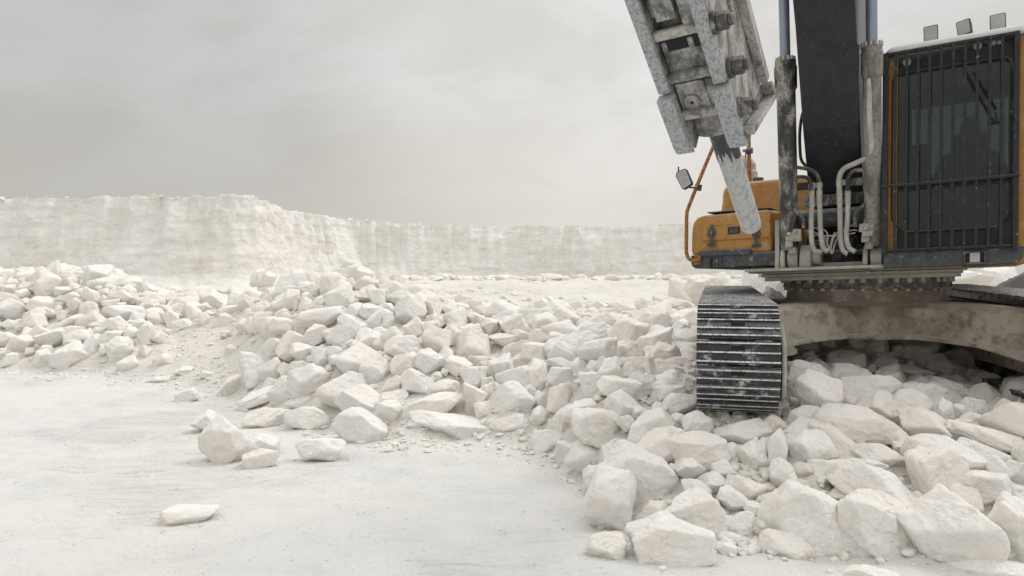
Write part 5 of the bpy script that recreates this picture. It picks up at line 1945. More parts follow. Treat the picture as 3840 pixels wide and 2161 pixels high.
for x, y in ((835, 190), (975, 580), (1055, 935), (720, -230)):
    # bolts on the outer face of the right side plate
    p = on_plane(*z1(x, y), TIP + WX * (WR + 0.03), WX) - TIP
    n_, t_ = p.dot(NX), -p.dot(AX)
    b = MB(Bk)
    b.cyl((WR + 0.001, n_, t_), (WR + 0.022, n_, t_), 0.052, 24)
    b.cyl((WR + 0.0225, n_, t_), (WR + 0.072, n_, t_), 0.043, 6)
    b.cyl((WR + 0.0725, n_, t_), (WR + 0.092, n_, t_), 0.027, 16)
    b.build('tie_bolt', M['gear'], housing, 0.004)
b = MB(Bk)
tb0 = k1(-0.1, (800, 1190))[0][2]
wc = 0.0
b.cyl((wc, 0, tb0 + 0.02), (wc, 0, tb0 + 0.16), 0.145, 36)
b.cyl((wc, 0, tb0 + 0.161), (wc, 0, tb0 + 0.9), 0.155, 28)
b.build('tool_bushing', M['breaker'], housing, 0.012, 3)
b = MB(Bk)
b.lathe((0, 0, 0.0), (0, 0, tb0 + 0.3), [(0, 0.046), (0.012, 0.055), (0.03, 0.0595), (0.9, 0.0655), (1, 0.0655)], 40)
chisel = b.build('chisel', M['chisel'], housing)
for pl_ in chisel.data.polygons: pl_.use_smooth = len(pl_.vertices) == 4
b = MB(Bk)
b.lathe((0, 0, tb0 - 0.16), (0, 0, tb0 + 0.021), [(0, 0.0660), (0.3, 0.0665), (1, 0.067)], 40)
for i_ in range(40):
    b.v[i_] = b.v[i_] + AX * (-0.03 + 0.10 * random.random() ** 1.5)
b.build('bare_shank', M['steel'], chisel)
# adapter and stick up to the boom tip, above the picture
top_c = Bk(0.5 * (WL + WR), 0.05, t_top)
b = MB(Bk)
b.box((WL + 0.06, -0.16, t_top + 0.001), (WR - 0.06, 0.22, t_top + 0.06))
for w0 in (WL + 0.08, WR - 0.13):
    b.prism([(w0, -0.12, t_top + 0.0605), (w0, 0.2, t_top + 0.0605), (w0, 0.14, t_top + 0.34), (w0, -0.06, t_top + 0.34)], [(w0 + 0.05, -0.12, t_top + 0.0605), (w0 + 0.05, 0.2, t_top + 0.0605), (w0 + 0.05, 0.14, t_top + 0.34), (w0 + 0.05, -0.06, t_top + 0.34)])
b.build('adapter_plate', M['black'], housing, 0.01)
pin = Bk(0.5 * (WL + WR), 0.04, t_top + 0.26)
d_ = pin - SL
pr, pf_, pz = d_.dot(UR), d_.dot(UFW), d_.z - TU_ * d_.dot(UR)
st = MB(U)
sp = [(pf_, pz, 0.13), (pf_ + 0.05, pz + 0.6, 0.2), (4.95, 6.35, 0.30), (4.85, 7.15, 0.16)]
rings = []
for i, (f, z, h_) in enumerate(sp):
    a = sp[max(i - 1, 0)]; c = sp[min(i + 1, len(sp) - 1)]
    t = np.array([c[0] - a[0], c[1] - a[1]]); t /= np.linalg.norm(t)
    nn = np.array([t[1], -t[0]])
    lo = np.array([f, z]) + nn * h_; hi = np.array([f, z]) - nn * h_
    rc = rb if i > 1 else pr
    rings.append([U(rc - 0.15, lo[0], lo[1]), U(rc + 0.15, lo[0], lo[1]), U(rc + 0.15, hi[0], hi[1]), U(rc - 0.15, hi[0], hi[1])])
st.rings(rings, 0, smooth=False)
st.cyl((rb - 0.3, 4.9, 6.42), (rb + 0.3, 4.9, 6.42), 0.11, 20)
st.build('stick', M['black'], EX, 0.01)
ac = MB(U)
ac.lathe((rb, 2.7, 6.05), (rb, 4.0, 6.85), [(0, 0.06), (0.03, 0.10), (0.95, 0.10), (1, 0.07)], 24)
ac.cyl((rb, 4.0, 6.85), (rb, 4.85, 7.12), 0.05, 18)
ac.build('stick_cylinder', M['black'], EX)
# ---------------------------------------------------------------- cab
def z4(x, y): return (3240 + x * .3861, y * .3861)
def z5(x, y): return (3240 + x * .3861, 520 + y * .3861)


FG, FW = 1.30, 1.215                       # guard plane and windscreen plane
gl_, gr2 = uf(*z5(185, 700), FG)[0], uf(*z5(1462, 700), FG)[0]
gt = 0.5 * (uf(*z4(150, 520), FG)[2] + uf(*z4(1470, 320), FG)[2])
gbz = 0.5 * (uf(*z5(235, 1085), FG)[2] + uf(*z5(1500, 1030), FG)[2])
gm = 0.5 * (uf(*z5(185, 465), FG)[2] + uf(*z5(1520, 355), FG)[2])
cl_, cr_ = gl_ + 0.02, gr2 + 0.105         # cab sides
ztop = gt + 0.015
zlow = 0.5 * (uf(*z5(190, 1265), FW)[2] + uf(*z5(1500, 1225), FW)[2])
FB = -0.52
cab_b = MB(U)
# floor pan and lower front
cab_b.box((cl_, FB, zlow + 0.01), (cr_, FW - 0.03, zlow + 0.12))
cab_b.box((cl_, FB, zlow + 0.1205), (cl_ + 0.035, FB + 0.9, zlow + 0.75))
cab_b.box((cr_ - 0.035, FB, zlow + 0.1205), (cr_, FB + 0.9, zlow + 0.75))
# rear wall posts
cab_b.box((cl_, FB, zlow + 0.7505), (cl_ + 0.09, FB + 0.10, ztop - 0.02))
cab_b.box((cr_ - 0.09, FB, zlow + 0.7505), (cr_, FB + 0.10, ztop - 0.02))
cab_b.box((cl_ + 0.0905, FB, zlow + 0.1205), (cr_ - 0.0905, FB + 0.06, zlow + 0.95), 1)
cab_b.box((cl_ + 0.0905, FB, ztop - 0.16), (cr_ - 0.0905, FB + 0.06, ztop - 0.02), 1)
# middle side posts and top rails
for r in (cl_, cr_ - 0.06):
    cab_b.box((r, 0.36, zlow + 0.1205), (r + 0.06, 0.46, ztop - 0.02))
    cab_b.box((r, FB + 0.1005, ztop - 0.12), (r + 0.06, 0.3595, ztop - 0.02))
    cab_b.box((r, 0.4605, ztop - 0.12), (r + 0.06, FW - 0.055, ztop - 0.02))
    cab_b.box((r, 0.4605, zlow + 0.1205), (r + 0.05, FW - 0.055, zlow + 0.45))
cab = cab_b.build('cab', [M['orange'], M['interior']], EX, 0.012)
# front pillars, orange, standing proud beside the screen
pil = MB(U)
for r, w in ((cl_ - 0.008, 0.088), (cr_ - 0.085, 0.090)):
    pil.prism([(r, FW - 0.05, zlow + 0.13), (r + w, FW - 0.05, zlow + 0.13), (r + w, FW + 0.018, zlow + 0.13), (r, FW + 0.005, zlow + 0.13)],
              [(r, FW - 0.05, ztop - 0.03), (r + w, FW - 0.05, ztop - 0.03), (r + w, FW + 0.018, ztop - 0.03), (r, FW + 0.005, ztop - 0.03)])
pil.build('front_pillar', M['orange'], cab, 0.012, 3)
hrl = MB(U)
q = cr_ + 0.055
hrl.tube(smooth_path([(cr_ - 0.01, 1.12, ztop - 0.10), (q, 1.14, ztop - 0.16), (q, 1.15, ztop - 0.6), (q, 1.15, zlow + 0.5), (q, 1.14, zlow + 0.3), (cr_ - 0.01, 1.12, zlow + 0.26)], U), 0.017, 10, raw=True)
hrl.build('grab_rail', M['orange'], cab)

# windscreen surround with rounded opening
def rounded(l, r, b_, t, rad_t, rad_b, sag=0.0, n=8):
    pts = []
    for cx0, cz0, rr, a0 in ((r - rad_t, t - rad_t, rad_t, 0), (l + rad_t, t - rad_t, rad_t, 90), (l + rad_b, b_ + rad_b, rad_b, 180), (r - rad_b, b_ + rad_b, rad_b, 270)):
        for i in range(n + 1):
            a = math.radians(a0 + 90 * i / n)
            x, z = cx0 + rr * math.cos(a), cz0 + rr * math.sin(a)
            pts.append((x, z))
    m = 0.5 * (l + r)
    return [(x, z - sag * max(0, 1 - ((x - m) / (0.5 * (r - l))) ** 2) if z < b_ + rad_b else z) for x, z in pts]


wl2, wr2 = uf(*z5(258, 500), FW)[0], uf(*z5(1450, 500), FW)[0]
wt = 0.5 * (uf(*z4(300, 730), FW)[2] + uf(*z4(1390, 560), FW)[2])
wb = 0.5 * (uf(*z5(330, 885), FW)[2] + uf(*z5(1380, 840), FW)[2])
inner = rounded(wl2 + 0.012, wr2 - 0.012, wb, wt, 0.07, 0.13, 0.045)
mcx, mcz = 0.5 * (wl2 + wr2), 0.5 * (wb + wt)
def square_out(pts, l, r, b_, t):
    out = []
    for x, z in pts:
        dx, dz = x - mcx, z - mcz
        k_ = min((r - mcx) / dx if dx > 1e-6 else ((l - mcx) / dx if dx < -1e-6 else 9e9), (t - mcz) / dz if dz > 1e-6 else ((b_ - mcz) / dz if dz < -1e-6 else 9e9))
        out.append((mcx + dx * k_, mcz + dz * k_))
    return out


outer = square_out(inner, cl_ + 0.081, cr_ - 0.086, zlow + 0.16, ztop - 0.035)
sf = MB(U)
n = len(inner)
vs = [(x, FW, z) for x, z in outer] + [(x, FW, z) for x, z in inner] + [(x, FW - 0.04, z) for x, z in inner] + [(x, FW - 0.04, z) for x, z in outer]
fs = []
for i in range(n):
    j = (i + 1) % n
    fs += [(i, j, n + j, n + i), (n + i, n + j, 2 * n + j, 2 * n + i), (2 * n + i, 2 * n + j, 3 * n + j, 3 * n + i), (3 * n + i, 3 * n + j, j, i)]
sf.add(vs, fs)
surround = sf.build('screen_surround', M['black'], cab)
seal = MB(U)
loop_ = [U(x, FW + 0.004, z) for x, z in inner]; loop_.append(loop_[0]); loop_.append(loop_[1])
seal.tube(loop_, 0.012, 8, raw=True)
seal.build('rubber_seal', M['rubber'], surround)
gp = MB(U)
def pane(b, z_lo, z_hi, f):
    pts = []
    for x, z in inner:
        pts.append((x, min(max(z, z_lo), z_hi)))
    b.prism([(x, f, z) for x, z in pts], [(x, f - 0.006, z) for x, z in pts])
split = gm - 0.03
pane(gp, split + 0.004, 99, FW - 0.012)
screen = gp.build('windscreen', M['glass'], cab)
gp = MB(U)
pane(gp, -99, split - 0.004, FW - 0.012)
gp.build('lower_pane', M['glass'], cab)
gp = MB(U)
gp.box((inner[0][0] - (wr2 - wl2) + 0.02, FW - 0.022, split - 0.012), (wr2 - 0.014, FW - 0.004, split + 0.010))
gp.build('pane_joint', M['rubber'], cab)
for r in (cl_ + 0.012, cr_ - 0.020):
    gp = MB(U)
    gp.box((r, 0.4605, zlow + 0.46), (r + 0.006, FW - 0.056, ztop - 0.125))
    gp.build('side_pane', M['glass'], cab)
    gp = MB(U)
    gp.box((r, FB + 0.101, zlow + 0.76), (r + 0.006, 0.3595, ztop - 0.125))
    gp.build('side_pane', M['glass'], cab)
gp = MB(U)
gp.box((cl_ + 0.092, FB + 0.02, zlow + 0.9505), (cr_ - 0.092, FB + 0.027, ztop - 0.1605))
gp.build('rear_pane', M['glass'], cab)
# lower front panel with the work lamp recess
lf = MB(U)
p0, p1 = uf(*z5(188, 1262), FW + 0.01), uf(*z5(1545, 1080), FW + 0.01)
lft = 0.5 * (uf(*z5(235, 1095), FW + 0.01)[2] + uf(*z5(1500, 1045), FW + 0.01)[2])
lfr = uf(*z5(1550, 1150), FW + 0.01)[0]
lf.prism([(p0[0], FW - 0.029, zlow), (p0[0], FW - 0.029, lft), (lfr, FW - 0.029, lft), (lfr, FW - 0.029, zlow + 0.06), (lfr - 0.05, FW - 0.029, zlow)],
         [(p0[0], FW + 0.02, zlow + 0.01), (p0[0], FW + 0.035, lft), (lfr, FW + 0.035, lft), (lfr, FW + 0.02, zlow + 0.06), (lfr - 0.05, FW + 0.02, zlow + 0.01)])
lower = lf.build('lower_front_panel', M['charcoal'], cab, 0.008)
lp0, lp1 = uf(*z5(985, 1210), FW + 0.04), uf(*z5(1170, 1100), FW + 0.04)
rc = MB(U)
w_ = 0.007
def frame(b, a, c, f0, f1, w, mi=0):
    b.box((a[0], f0, a[2]), (a[0] + w, f1, c[2]), mi); b.box((c[0] - w, f0, a[2]), (c[0], f1, c[2]), mi)
    b.box((a[0] + w, f0, a[2]), (c[0] - w, f1, a[2] + w), mi); b.box((a[0] + w, f0, c[2] - w), (c[0] - w, f1, c[2]), mi)
frame(rc, (lp0[0] - 0.012, 0, lp0[2] - 0.01), (lp1[0] + 0.012, 0, lp1[2] + 0.01), FW + 0.037, FW + 0.05, 0.012)
rc.box((lp0[0], FW + 0.0365, lp0[2]), (lp1[0], FW + 0.0385, lp1[2]), 1)
rc.box((lp0[0] + 0.03, FW + 0.039, lp0[2] + 0.006), (lp1[0] - 0.03, FW + 0.047, lp1[2] - 0.004), 2)
rc.build('lamp_recess', [M['charcoal'], M['hole'], M['muffler']], lower, 0.003)
rc = MB(U)
q0 = uf(*z5(630, 1130), FW + 0.05)
rc.prism([(q0[0] - 0.01, FW + 0.037, q0[2] + 0.016), (q0[0] + 0.035, FW + 0.037, q0[2] + 0.016), (q0[0], FW + 0.037, q0[2] - 0.03), (q0[0] - 0.014, FW + 0.037, q0[2] - 0.024)],
         [(q0[0] - 0.01, FW + 0.055, q0[2] + 0.016), (q0[0] + 0.035, FW + 0.040, q0[2] + 0.016), (q0[0], FW + 0.055, q0[2] - 0.03), (q0[0] - 0.014, FW + 0.055, q0[2] - 0.024)])
rc.build('bracket', M['charcoal'], lower, 0.002)

# roof and lamps
rf = MB(U)
rings = []
for z, i in ((ztop - 0.02, 0.0), (ztop + 0.012, -0.01), (ztop + 0.045, 0.015), (ztop + 0.062, 0.07), (ztop + 0.068, 0.16)):
    ring = []
    for px, pz in rounded(cl_ - 0.01 + i, cr_ + 0.012 - i, FB - 0.02 + i, FW + 0.045 - i, 0.07, 0.07, 0, 5):
        ring.append(U(px, pz, z))
    rings.append(ring)
rf.rings(rings, 0, smooth=True)
roof = rf.build('cab_roof', M['roof'], cab)
for corners, yaw in ((((580, 262), (722, 388)), 0.05), (((905, 205), (1045, 325)), 0.28), (((1222, 150), (1380, 275)), 0.03)):
    a, c = uf(*z4(*corners[0]), 1.16), uf(*z4(*corners[1]), 1.16)
    x0, x1, z1_, z0_ = a[0], c[0], a[2], c[2]
    mx, mz = 0.5 * (x0 + x1), 0.5 * (z0_ + z1_)
    hw_, hh_ = 0.5 * (x1 - x0), 0.5 * (z1_ - z0_)
    tilt = 0.13 if yaw > 0.2 else 0.03
    def lampframe(x, f, z, mx=mx, mz=mz, yaw=yaw, tilt=tilt):
        xx, ff = x * math.cos(yaw) - f * math.sin(yaw), x * math.sin(yaw) + f * math.cos(yaw)
        xr, zr = xx * math.cos(tilt) - z * math.sin(tilt), xx * math.sin(tilt) + z * math.cos(tilt)
        return U(mx + xr, 1.14 + ff, mz + zr)
    b = MB(lampframe)
    ol1 = rounded(-hw_, hw_, -hh_, hh_, 0.012, 0.012, 0, 3)
    b.prism([(x, 0.02, z) for x, z in ol1], [(x * 0.8, -0.065, z * 0.8) for x, z in ol1])
    for i in range(9):
        x = -hw_ * 0.8 + i * hw_ * 0.2
        b.box((x, -0.05, hh_ * 0.9), (x + 0.003, 0.0, hh_ * 0.9 + 0.008))
    b.box((-0.012, -0.04, -hh_ - 0.05), (0.012, -0.015, -hh_ * 0.8))
    lamp = b.build('roof_lamp', M['rubber'], cab, 0.002)
    b = MB(lampframe)
    ol2 = rounded(-hw_ + 0.006, hw_ - 0.006, -hh_ + 0.006, hh_ - 0.006, 0.010, 0.010, 0, 3)
    b.prism([(x, 0.0205, z) for x, z in ol2], [(x, 0.025, z) for x, z in ol2])
    b.build('lens', M['lens'], lamp, 0.002)
b = MB(U)
q0, q1 = uf(*z4(1445, 325), 1.20), uf(*z4(1492, 268), 1.20)
b.box((q0[0], 1.16, q0[2]), (q1[0], 1.20, q1[2]))
b.build('roof_bracket', M['roof'], roof, 0.004)
# lamps in the header behind the guard
for x0, x1, y0, y1 in ((265, 322, 580, 655), (378, 455, 562, 645), (1065, 1145, 398, 490), (1235, 1285, 375, 455), (1295, 1340, 368, 450)):
    a, c = uf(*z4(x0, y0), FW + 0.02), uf(*z4(x1, y1), FW + 0.02)
    b = MB(U)
    b.lathe((0.5 * (a[0] + c[0]), FW + 0.001, 0.5 * (a[2] + c[2])), (0.5 * (a[0] + c[0]), FW + 0.02, 0.5 * (a[2] + c[2])), [(0, 0.55 * (c[0] - a[0])), (0.8, 0.55 * (c[0] - a[0])), (1, 0.45 * (c[0] - a[0]))], 14)
    b.build('header_lamp', M['lens'], surround)

# front guard of flat bars
gdm = MB(U)
fr0, fr1 = FG - 0.045, FG
gdm.box((gl_ - 0.012, fr0, gbz - 0.05), (gl_ + 0.032, fr1, gt + 0.005))
gdm.box((gr2 - 0.012, fr0, gbz - 0.05), (gr2 + 0.026, fr1, gt + 0.005))
gdm.box((gl_ + 0.0325, fr0, gt - 0.022), (gr2 - 0.0125, fr1, gt + 0.004))
gdm.box((gl_ + 0.0325, fr0, gbz - 0.012), (gr2 - 0.0125, fr1, gbz + 0.006))
gdm.box((gl_ + 0.0325, fr0 - 0.005, gbz - 0.024), (gr2 - 0.0125, fr0 + 0.03, gbz - 0.0125))
for r in (gl_ - 0.005, gr2 + 0.0):
    for z in (gt - 0.05, gm, gbz + 0.05):
        gdm.box((r, FW - 0.03, z - 0.02), (r + 0.03, fr0 - 0.0005, z + 0.02))
guard = gdm.build('front_guard', M['guard'], cab, 0.004)
for i in range(10):
    r = gl_ + (gr2 - gl_) * (i + 1.05) / 11.1
    b = MB(U)
    b.box((r - 0.005, fr0 + 0.001, gbz + 0.0065), (r + 0.005, fr1 - 0.002, gt - 0.0225))
    b.box((r - 0.011, fr1 - 0.006, gbz - 0.012), (r + 0.011, fr1 + 0.0025, gt - 0.004))
    b.build('guard_bar', M['guard'], guard, 0.002)
b = MB(U)
b.box((gl_ - 0.02, fr1 + 0.003, gm - 0.010), (gr2 + 0.035, fr1 + 0.013, gm + 0.010))
b.build('guard_cross_bar', M['guard'], guard, 0.003)
# wiper
b = MB(U)
w0 = [uf(*z4(x, y), FW + 0.02) for x, y in ((965, 560), (1000, 720), (1160, 1010), (1230, 1140), (1285, 1190), (1330, 1180))]
b.tube(w0, 0.008, 8)
w1 = [uf(*z4(x, y), FW + 0.025) for x, y in ((1070, 690), (1280, 1060))]
b.tube(w1, 0.010, 8)
w2 = [uf(*z4(x, y), FW + 0.02) for x, y in ((1280, 1075), (1285, 1190), (1230, 1195))]
b.tube(w2, 0.008, 8)
b.build('wiper', M['rubber'], cab)
# inside: seat, console, levers
st_ = MB(U)
rs = 0.5 * (cl_ + cr_) + 0.10
zf = zlow + 0.12
st_.box((rs - 0.25, -0.20, zf + 0.28), (rs + 0.25, 0.32, zf + 0.42))
st_.prism([(rs - 0.25, -0.16, zf + 0.40), (rs + 0.25, -0.16, zf + 0.40), (rs + 0.25, -0.30, zf + 0.40), (rs - 0.25, -0.30, zf + 0.40)], [(rs - 0.22, -0.27, zf + 1.02), (rs + 0.22, -0.27, zf + 1.02), (rs + 0.22, -0.38, zf + 1.02), (rs - 0.22, -0.38, zf + 1.02)])
st_.box((rs - 0.14, -0.38, zf + 1.04), (rs + 0.14, -0.29, zf + 1.22))
st_.box((rs - 0.2, -0.15, zf + 0.001), (rs + 0.2, 0.25, zf + 0.279))
seat = st_.build('driver_seat', M['seatcloth'], cab, 0.03, 3)
cs = MB(U)
for s in (-1, 1):
    cs.box((rs + s * 0.33 - 0.07, -0.1, zf + 0.42), (rs + s * 0.33 + 0.07, 0.42, zf + 0.56))
    cs.tube([(rs + s * 0.33, 0.34, zf + 0.55), (rs + s * 0.33, 0.36, zf + 0.66), (rs + s * 0.32, 0.36, zf + 0.75)], [0.018, 0.014, 0.024], 10)
cs.box((cl_ + 0.08, 0.75, zf + 0.30), (cl_ + 0.30, 1.0, zf + 0.95))
cs.build('control_console', M['interior'], cab, 0.012)
PERSON = dict(r=rs, f=-0.10, z=zf + 0.43, zf=zf)
# ================================================================ the driver in the cab
def person():
    r0, f0, z0, zf = PERSON['r'], PERSON['f'], PERSON['z'], PERSON['zf']
    root = thing('person', tuple(U(r0, f0, z0)), 'seated driver in dark clothes and a pale cap behind the barred windscreen', 'person')
    V, E, R = [], [], []
    def add(r, f, z, rad, par=None):
        V.append(U(r0 + r, f0 + f, z)); R.append(rad)
        if par is not None: E.append((par, len(V) - 1))
        return len(V) - 1
    pel = add(0, 0, z0 + 0.08, 0.15)
    ab = add(0, -0.03, z0 + 0.24, 0.145, pel)
    ch = add(0, -0.05, z0 + 0.42, 0.165, ab)
    sh = add(0, -0.06, z0 + 0.54, 0.12, ch)
    nk = add(0, -0.05, z0 + 0.62, 0.058, sh)
    hd0 = add(0, -0.03, z0 + 0.70, 0.075, nk)
    hd1 = add(0, -0.02, z0 + 0.78, 0.092, hd0)
    hd2 = add(0, -0.03, z0 + 0.86, 0.078, hd1)
    for s in (-1, 1):
        s1 = add(s * 0.20, -0.06, z0 + 0.51, 0.072, sh)
        el = add(s * 0.29, 0.06, z0 + 0.26, 0.048, s1)
        fa = add(s * 0.32, 0.28, z0 + 0.27, 0.038, el)
        wr_ = add(s * 0.325, 0.38, z0 + 0.28, 0.028, fa)
        pa = add(s * 0.322, 0.44, z0 + 0.285, 0.036, wr_)
        for j, (ds, df, dz, ln) in enumerate(((-0.030, 0.035, 0.02, 0.030), (-0.012, 0.045, 0.012, 0.034), (0.008, 0.045, 0.0, 0.032), (0.026, 0.036, -0.012, 0.026))):
            k1_ = add(s * 0.322 + ds, 0.44 + df, z0 + 0.290 + dz, 0.010, pa)
            k2_ = add(s * 0.322 + ds * 0.8, 0.44 + df + ln * 0.5, z0 + 0.262 + dz, 0.009, k1_)
            add(s * 0.322 + ds * 0.6, 0.44 + df + 0.002, z0 + 0.243 + dz, 0.0085, k2_)
        t1 = add(s * 0.322 - s * 0.04, 0.43, z0 + 0.295, 0.011, wr_)
        add(s * 0.322 - s * 0.045, 0.465, z0 + 0.29, 0.0095, t1)
        hp = add(s * 0.10, 0.06, z0 + 0.07, 0.10, pel)
        kn = add(s * 0.17, 0.50, z0 + 0.12, 0.068, hp)
        an = add(s * 0.17, 0.62, zf + 0.10, 0.045, kn)
        add(s * 0.17, 0.76, zf + 0.05, 0.040, an)
    me = bpy.data.meshes.new('body')
    me.from_pydata([tuple(v) for v in V], E, [])
    o = bpy.data.objects.new('body', me); COL.objects.link(o)
    md = o.modifiers.new('skin', 'SKIN')
    md.use_smooth_shade = True
    for i, rr in enumerate(R):
        me.skin_vertices[0].data[i].radius = (rr, rr)
    me.skin_vertices[0].data[0].use_root = True
    o.modifiers.new('sub', 'SUBSURF').levels = 2
    o.modifiers['sub'].render_levels = 2
    me.materials.append(M['shirt'])
    o.parent = root; o.matrix_parent_inverse = Matrix.Translation(-root.location)
    # head skin surface with face
    def HF(x, y, z):
        return U(r0 + x, f0 - 0.02 + y, z0 + 0.78 + z)
    d, f = ico(4)
    v = d * np.array([0.083, 0.100, 0.120])
    front = np.clip(d[:, 1], 0, 1)
    x, z = d[:, 0], d[:, 2]
    v[:, 1] += 0.028 * np.exp(-(x / 0.16) ** 2 - ((z + 0.10) / 0.24) ** 2) * front        # nose
    v[:, 1] += 0.010 * np.exp(-(x / 0.35) ** 2 - ((z + 0.52) / 0.10) ** 2) * front        # lips
    v[:, 1] -= 0.008 * (np.exp(-((np.abs(x) - 0.36) / 0.16) ** 2 - ((z - 0.12) / 0.13) ** 2)) * front   # eye sockets
    v[:, 1] += 0.010 * np.exp(-(x / 0.4) ** 2 - ((z + 0.85) / 0.15) ** 2)                 # chin
    v[:, 0] *= 1 - 0.22 * np.clip(-d[:, 2], 0, 1)
    b = MB(HF); b.add([tuple(p) for p in v], f, 0, True)
    for s in (-1, 1):
        e, fe = ico(2)
        b.add([tuple(p * np.array([0.012, 0.022, 0.032]) + np.array([s * 0.084, -0.008, 0.0])) for p in e], fe, 0, True)
        b.add([tuple(p * 0.0125 + np.array([s * 0.031, 0.084, 0.014])) for p in e], fe, 1, True)
        b.add([tuple(p * 0.0062 + np.array([s * 0.031, 0.0935, 0.014])) for p in e], fe, 2, True)
    hd = b.build('head', [M['skin'], M['eye'], M['iris']], root)
    b = MB(HF)
    dd = d[d[:, 2] > -2]
    sel = np.where((d[:, 2] > 0.25) | ((d[:, 1] < -0.25) & (d[:, 2] > -0.35)))[0]
    keep = set(sel.tolist())
    fh = [t for t in f if all(i in keep for i in t)]
    b.add([tuple(p * np.array([0.089, 0.106, 0.123]) + np.array([0, -0.004, 0.004])) for p in d], fh, 0, True)
    b.build('hair', M['hair'], root)
    b = MB(HF)
    fc = [t for t in f if all(d[i, 2] > 0.36 for i in t)]
    b.add([tuple(p * np.array([0.096, 0.114, 0.132]) + np.array([0, -0.002, 0.006])) for p in d], fc, 0, True)
    vis = []
    for y, w in ((0.085, 0.080), (0.13, 0.072), (0.165, 0.045)):
        vis.append([(-w, y, 0.058 - (y - 0.085) * 0.25), (0, y + 0.012, 0.066 - (y - 0.085) * 0.25), (w, y, 0.058 - (y - 0.085) * 0.25)])
    vv = [p for row in vis for p in row]
    b.add(vv, [(0, 1, 4, 3), (1, 2, 5, 4), (3, 4, 7, 6), (4, 5, 8, 7)], 0, True)
    b.build('cap', M['cap'], root)
    b = MB(lambda x, y, z: U(r0 + x, f0 + y, z0 + z))
    for s in (-1, 1):
        b.tube([(s * 0.10, 0.06, 0.075), (s * 0.14, 0.28, 0.11), (s * 0.17, 0.50, 0.125), (s * 0.17, 0.55, -0.02), (s * 0.17, 0.61, zf - z0 + 0.14)], [0.105, 0.092, 0.078, 0.070, 0.056], 14)
    b.build('trousers', M['trousers'], root)
    return root


person()
# ================================================================ sky and light
SUN_EL, SUN_AZ = math.radians(48), math.radians(62)      # azimuth from +Y towards +X: high on the right, a little behind the machine
world = bpy.data.worlds.new('World')
scene.world = world
world.use_nodes = True
wn = world.node_tree
wn.nodes.clear()
k = NT(wn)
wout = k.node('ShaderNodeOutputWorld')
bg = k.node('ShaderNodeBackground')
k.link(bg.outputs[0], wout.inputs[0])
sky = k.node('ShaderNodeTexSky', sky_type='NISHITA')
sky.sun_disc = False
sky.sun_elevation = SUN_EL
sky.sun_rotation = SUN_AZ
sky.dust_density = 4.0
bg.inputs['Strength'].default_value = 0.1
dirv = k.coords('Generated')
sx = k.node('ShaderNodeSeparateXYZ'); k.link(dirv, sx.inputs[0])
zc = k.math('MAXIMUM', sx.outputs[2], 0.0)
den = k.math('ADD', zc, 0.42)
cx = k.node('ShaderNodeCombineXYZ')
k.link(k.math('DIVIDE', sx.outputs[0], den), cx.inputs[0])
k.link(k.math('DIVIDE', sx.outputs[1], den), cx.inputs[1])
cl1 = k.noise(k.mapping(cx.outputs[0], (0.9, 1.0, 1), (0, 0, 0.6)), 1.7, 5, 0.55, 0.5)
cl2 = k.noise(k.mapping(cx.outputs[0], (1.0, 1.3, 1), (0, 0, -0.6)), 4.6, 6, 0.58, 0.4)
cl = k.math('ADD', k.math('MULTIPLY', cl1, 0.72), k.math('MULTIPLY', cl2, 0.28))
t = k.ramp(cl, 0.40, 0.60)
# the overcast is brighter overhead and towards the veiled sun
sd = Vector((math.sin(SUN_AZ) * math.cos(SUN_EL), math.cos(SUN_AZ) * math.cos(SUN_EL), math.sin(SUN_EL)))
dot = k.node('ShaderNodeVectorMath', operation='DOT_PRODUCT'); k.link(dirv, dot.inputs[0]); dot.inputs[1].default_value = sd
glow = k.ramp(dot.outputs['Value'], 0.1, 1.0)
ccol = k.mix(t, (5.25, 5.12, 4.82), (6.05, 6.02, 5.95))
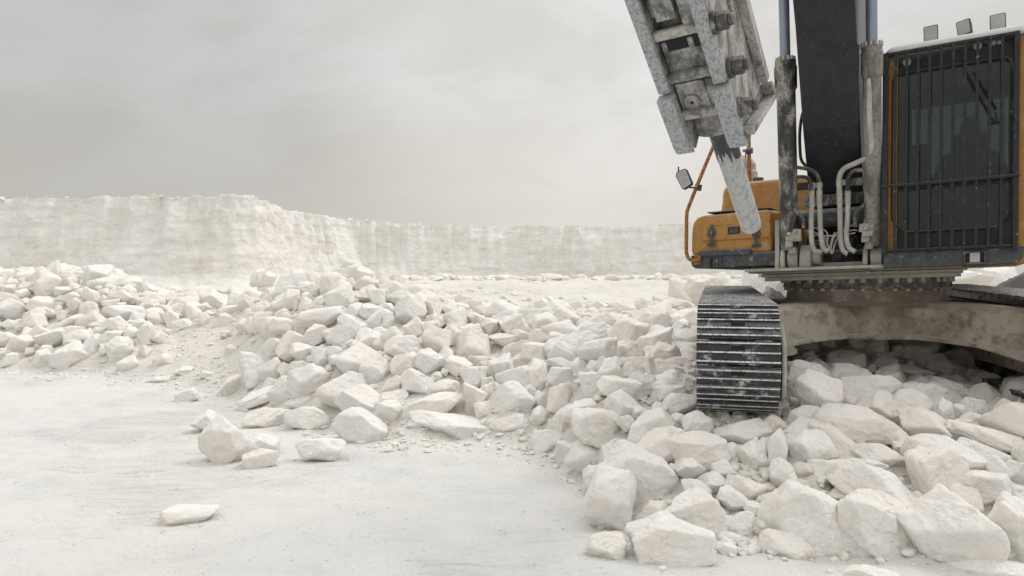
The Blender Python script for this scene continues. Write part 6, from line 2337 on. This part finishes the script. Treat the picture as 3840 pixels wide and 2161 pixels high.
# warm pale band low over the horizon
low = k.ramp(sx.outputs[2], 0.02, 0.30, 1.0, 0.0)
side = k.ramp(sx.outputs[0], -0.55, 0.25)
hcol = k.mix(side, (5.35, 5.10, 4.62), (6.25, 5.82, 5.26))
ccol = k.mix(k.math('MULTIPLY', low, 0.85), ccol, hcol)
gain = k.math('ADD', 1.0, k.math('MULTIPLY', side, 0.06))
gain = k.math('ADD', gain, k.math('MULTIPLY', k.ramp(sx.outputs[2], 0.36, 0.85), 1.30))
gain = k.math('ADD', gain, k.math('MULTIPLY', glow, 0.12))
vm = k.node('ShaderNodeVectorMath', operation='SCALE'); k.link(ccol, vm.inputs[0]); k.link(gain, vm.inputs['Scale'])
bx_ = k.node('ShaderNodeVectorMath', operation='DOT_PRODUCT'); k.link(dirv, bx_.inputs[0]); bx_.inputs[1].default_value = ray(2050, 120).normalized()
bright = k.ramp(bx_.outputs['Value'], 0.925, 0.995)
dk_ = k.node('ShaderNodeVectorMath', operation='DOT_PRODUCT'); k.link(dirv, dk_.inputs[0]); dk_.inputs[1].default_value = ray(500, 420).normalized()
dark = k.ramp(dk_.outputs['Value'], 0.94, 0.995)
g2 = k.math('ADD', 1.0, k.math('MULTIPLY', bright, 0.17))
g2 = k.math('SUBTRACT', g2, k.math('MULTIPLY', dark, 0.05))
vm2 = k.node('ShaderNodeVectorMath', operation='SCALE'); k.link(vm.outputs[0], vm2.inputs[0]); k.link(g2, vm2.inputs['Scale'])
vm = vm2
fin = k.mix(0.95, sky.outputs[0], vm.outputs[0])
k.link(fin, bg.inputs['Color'])

sun_d = bpy.data.lights.new('sun', 'SUN')
sun_d.energy = 1.0
sun_d.angle = math.radians(22)
sun_d.color = (1.0, 0.965, 0.91)
sun = bpy.data.objects.new('sun', sun_d)
COL.objects.link(sun)
sun.rotation_euler = (-sd).to_track_quat('-Z', 'Y').to_euler()
sun.location = (8, 4, 15)

scene.view_settings.view_transform = 'Standard'
scene.view_settings.look = 'None'
scene.view_settings.gamma = 1.0
scene.view_settings.exposure = 0.07
scene.render.engine = 'CYCLES'
scene.cycles.use_denoising = True
scene.cycles.max_bounces = 8
scene.cycles.diffuse_bounces = 4
scene.cycles.transparent_max_bounces = 16
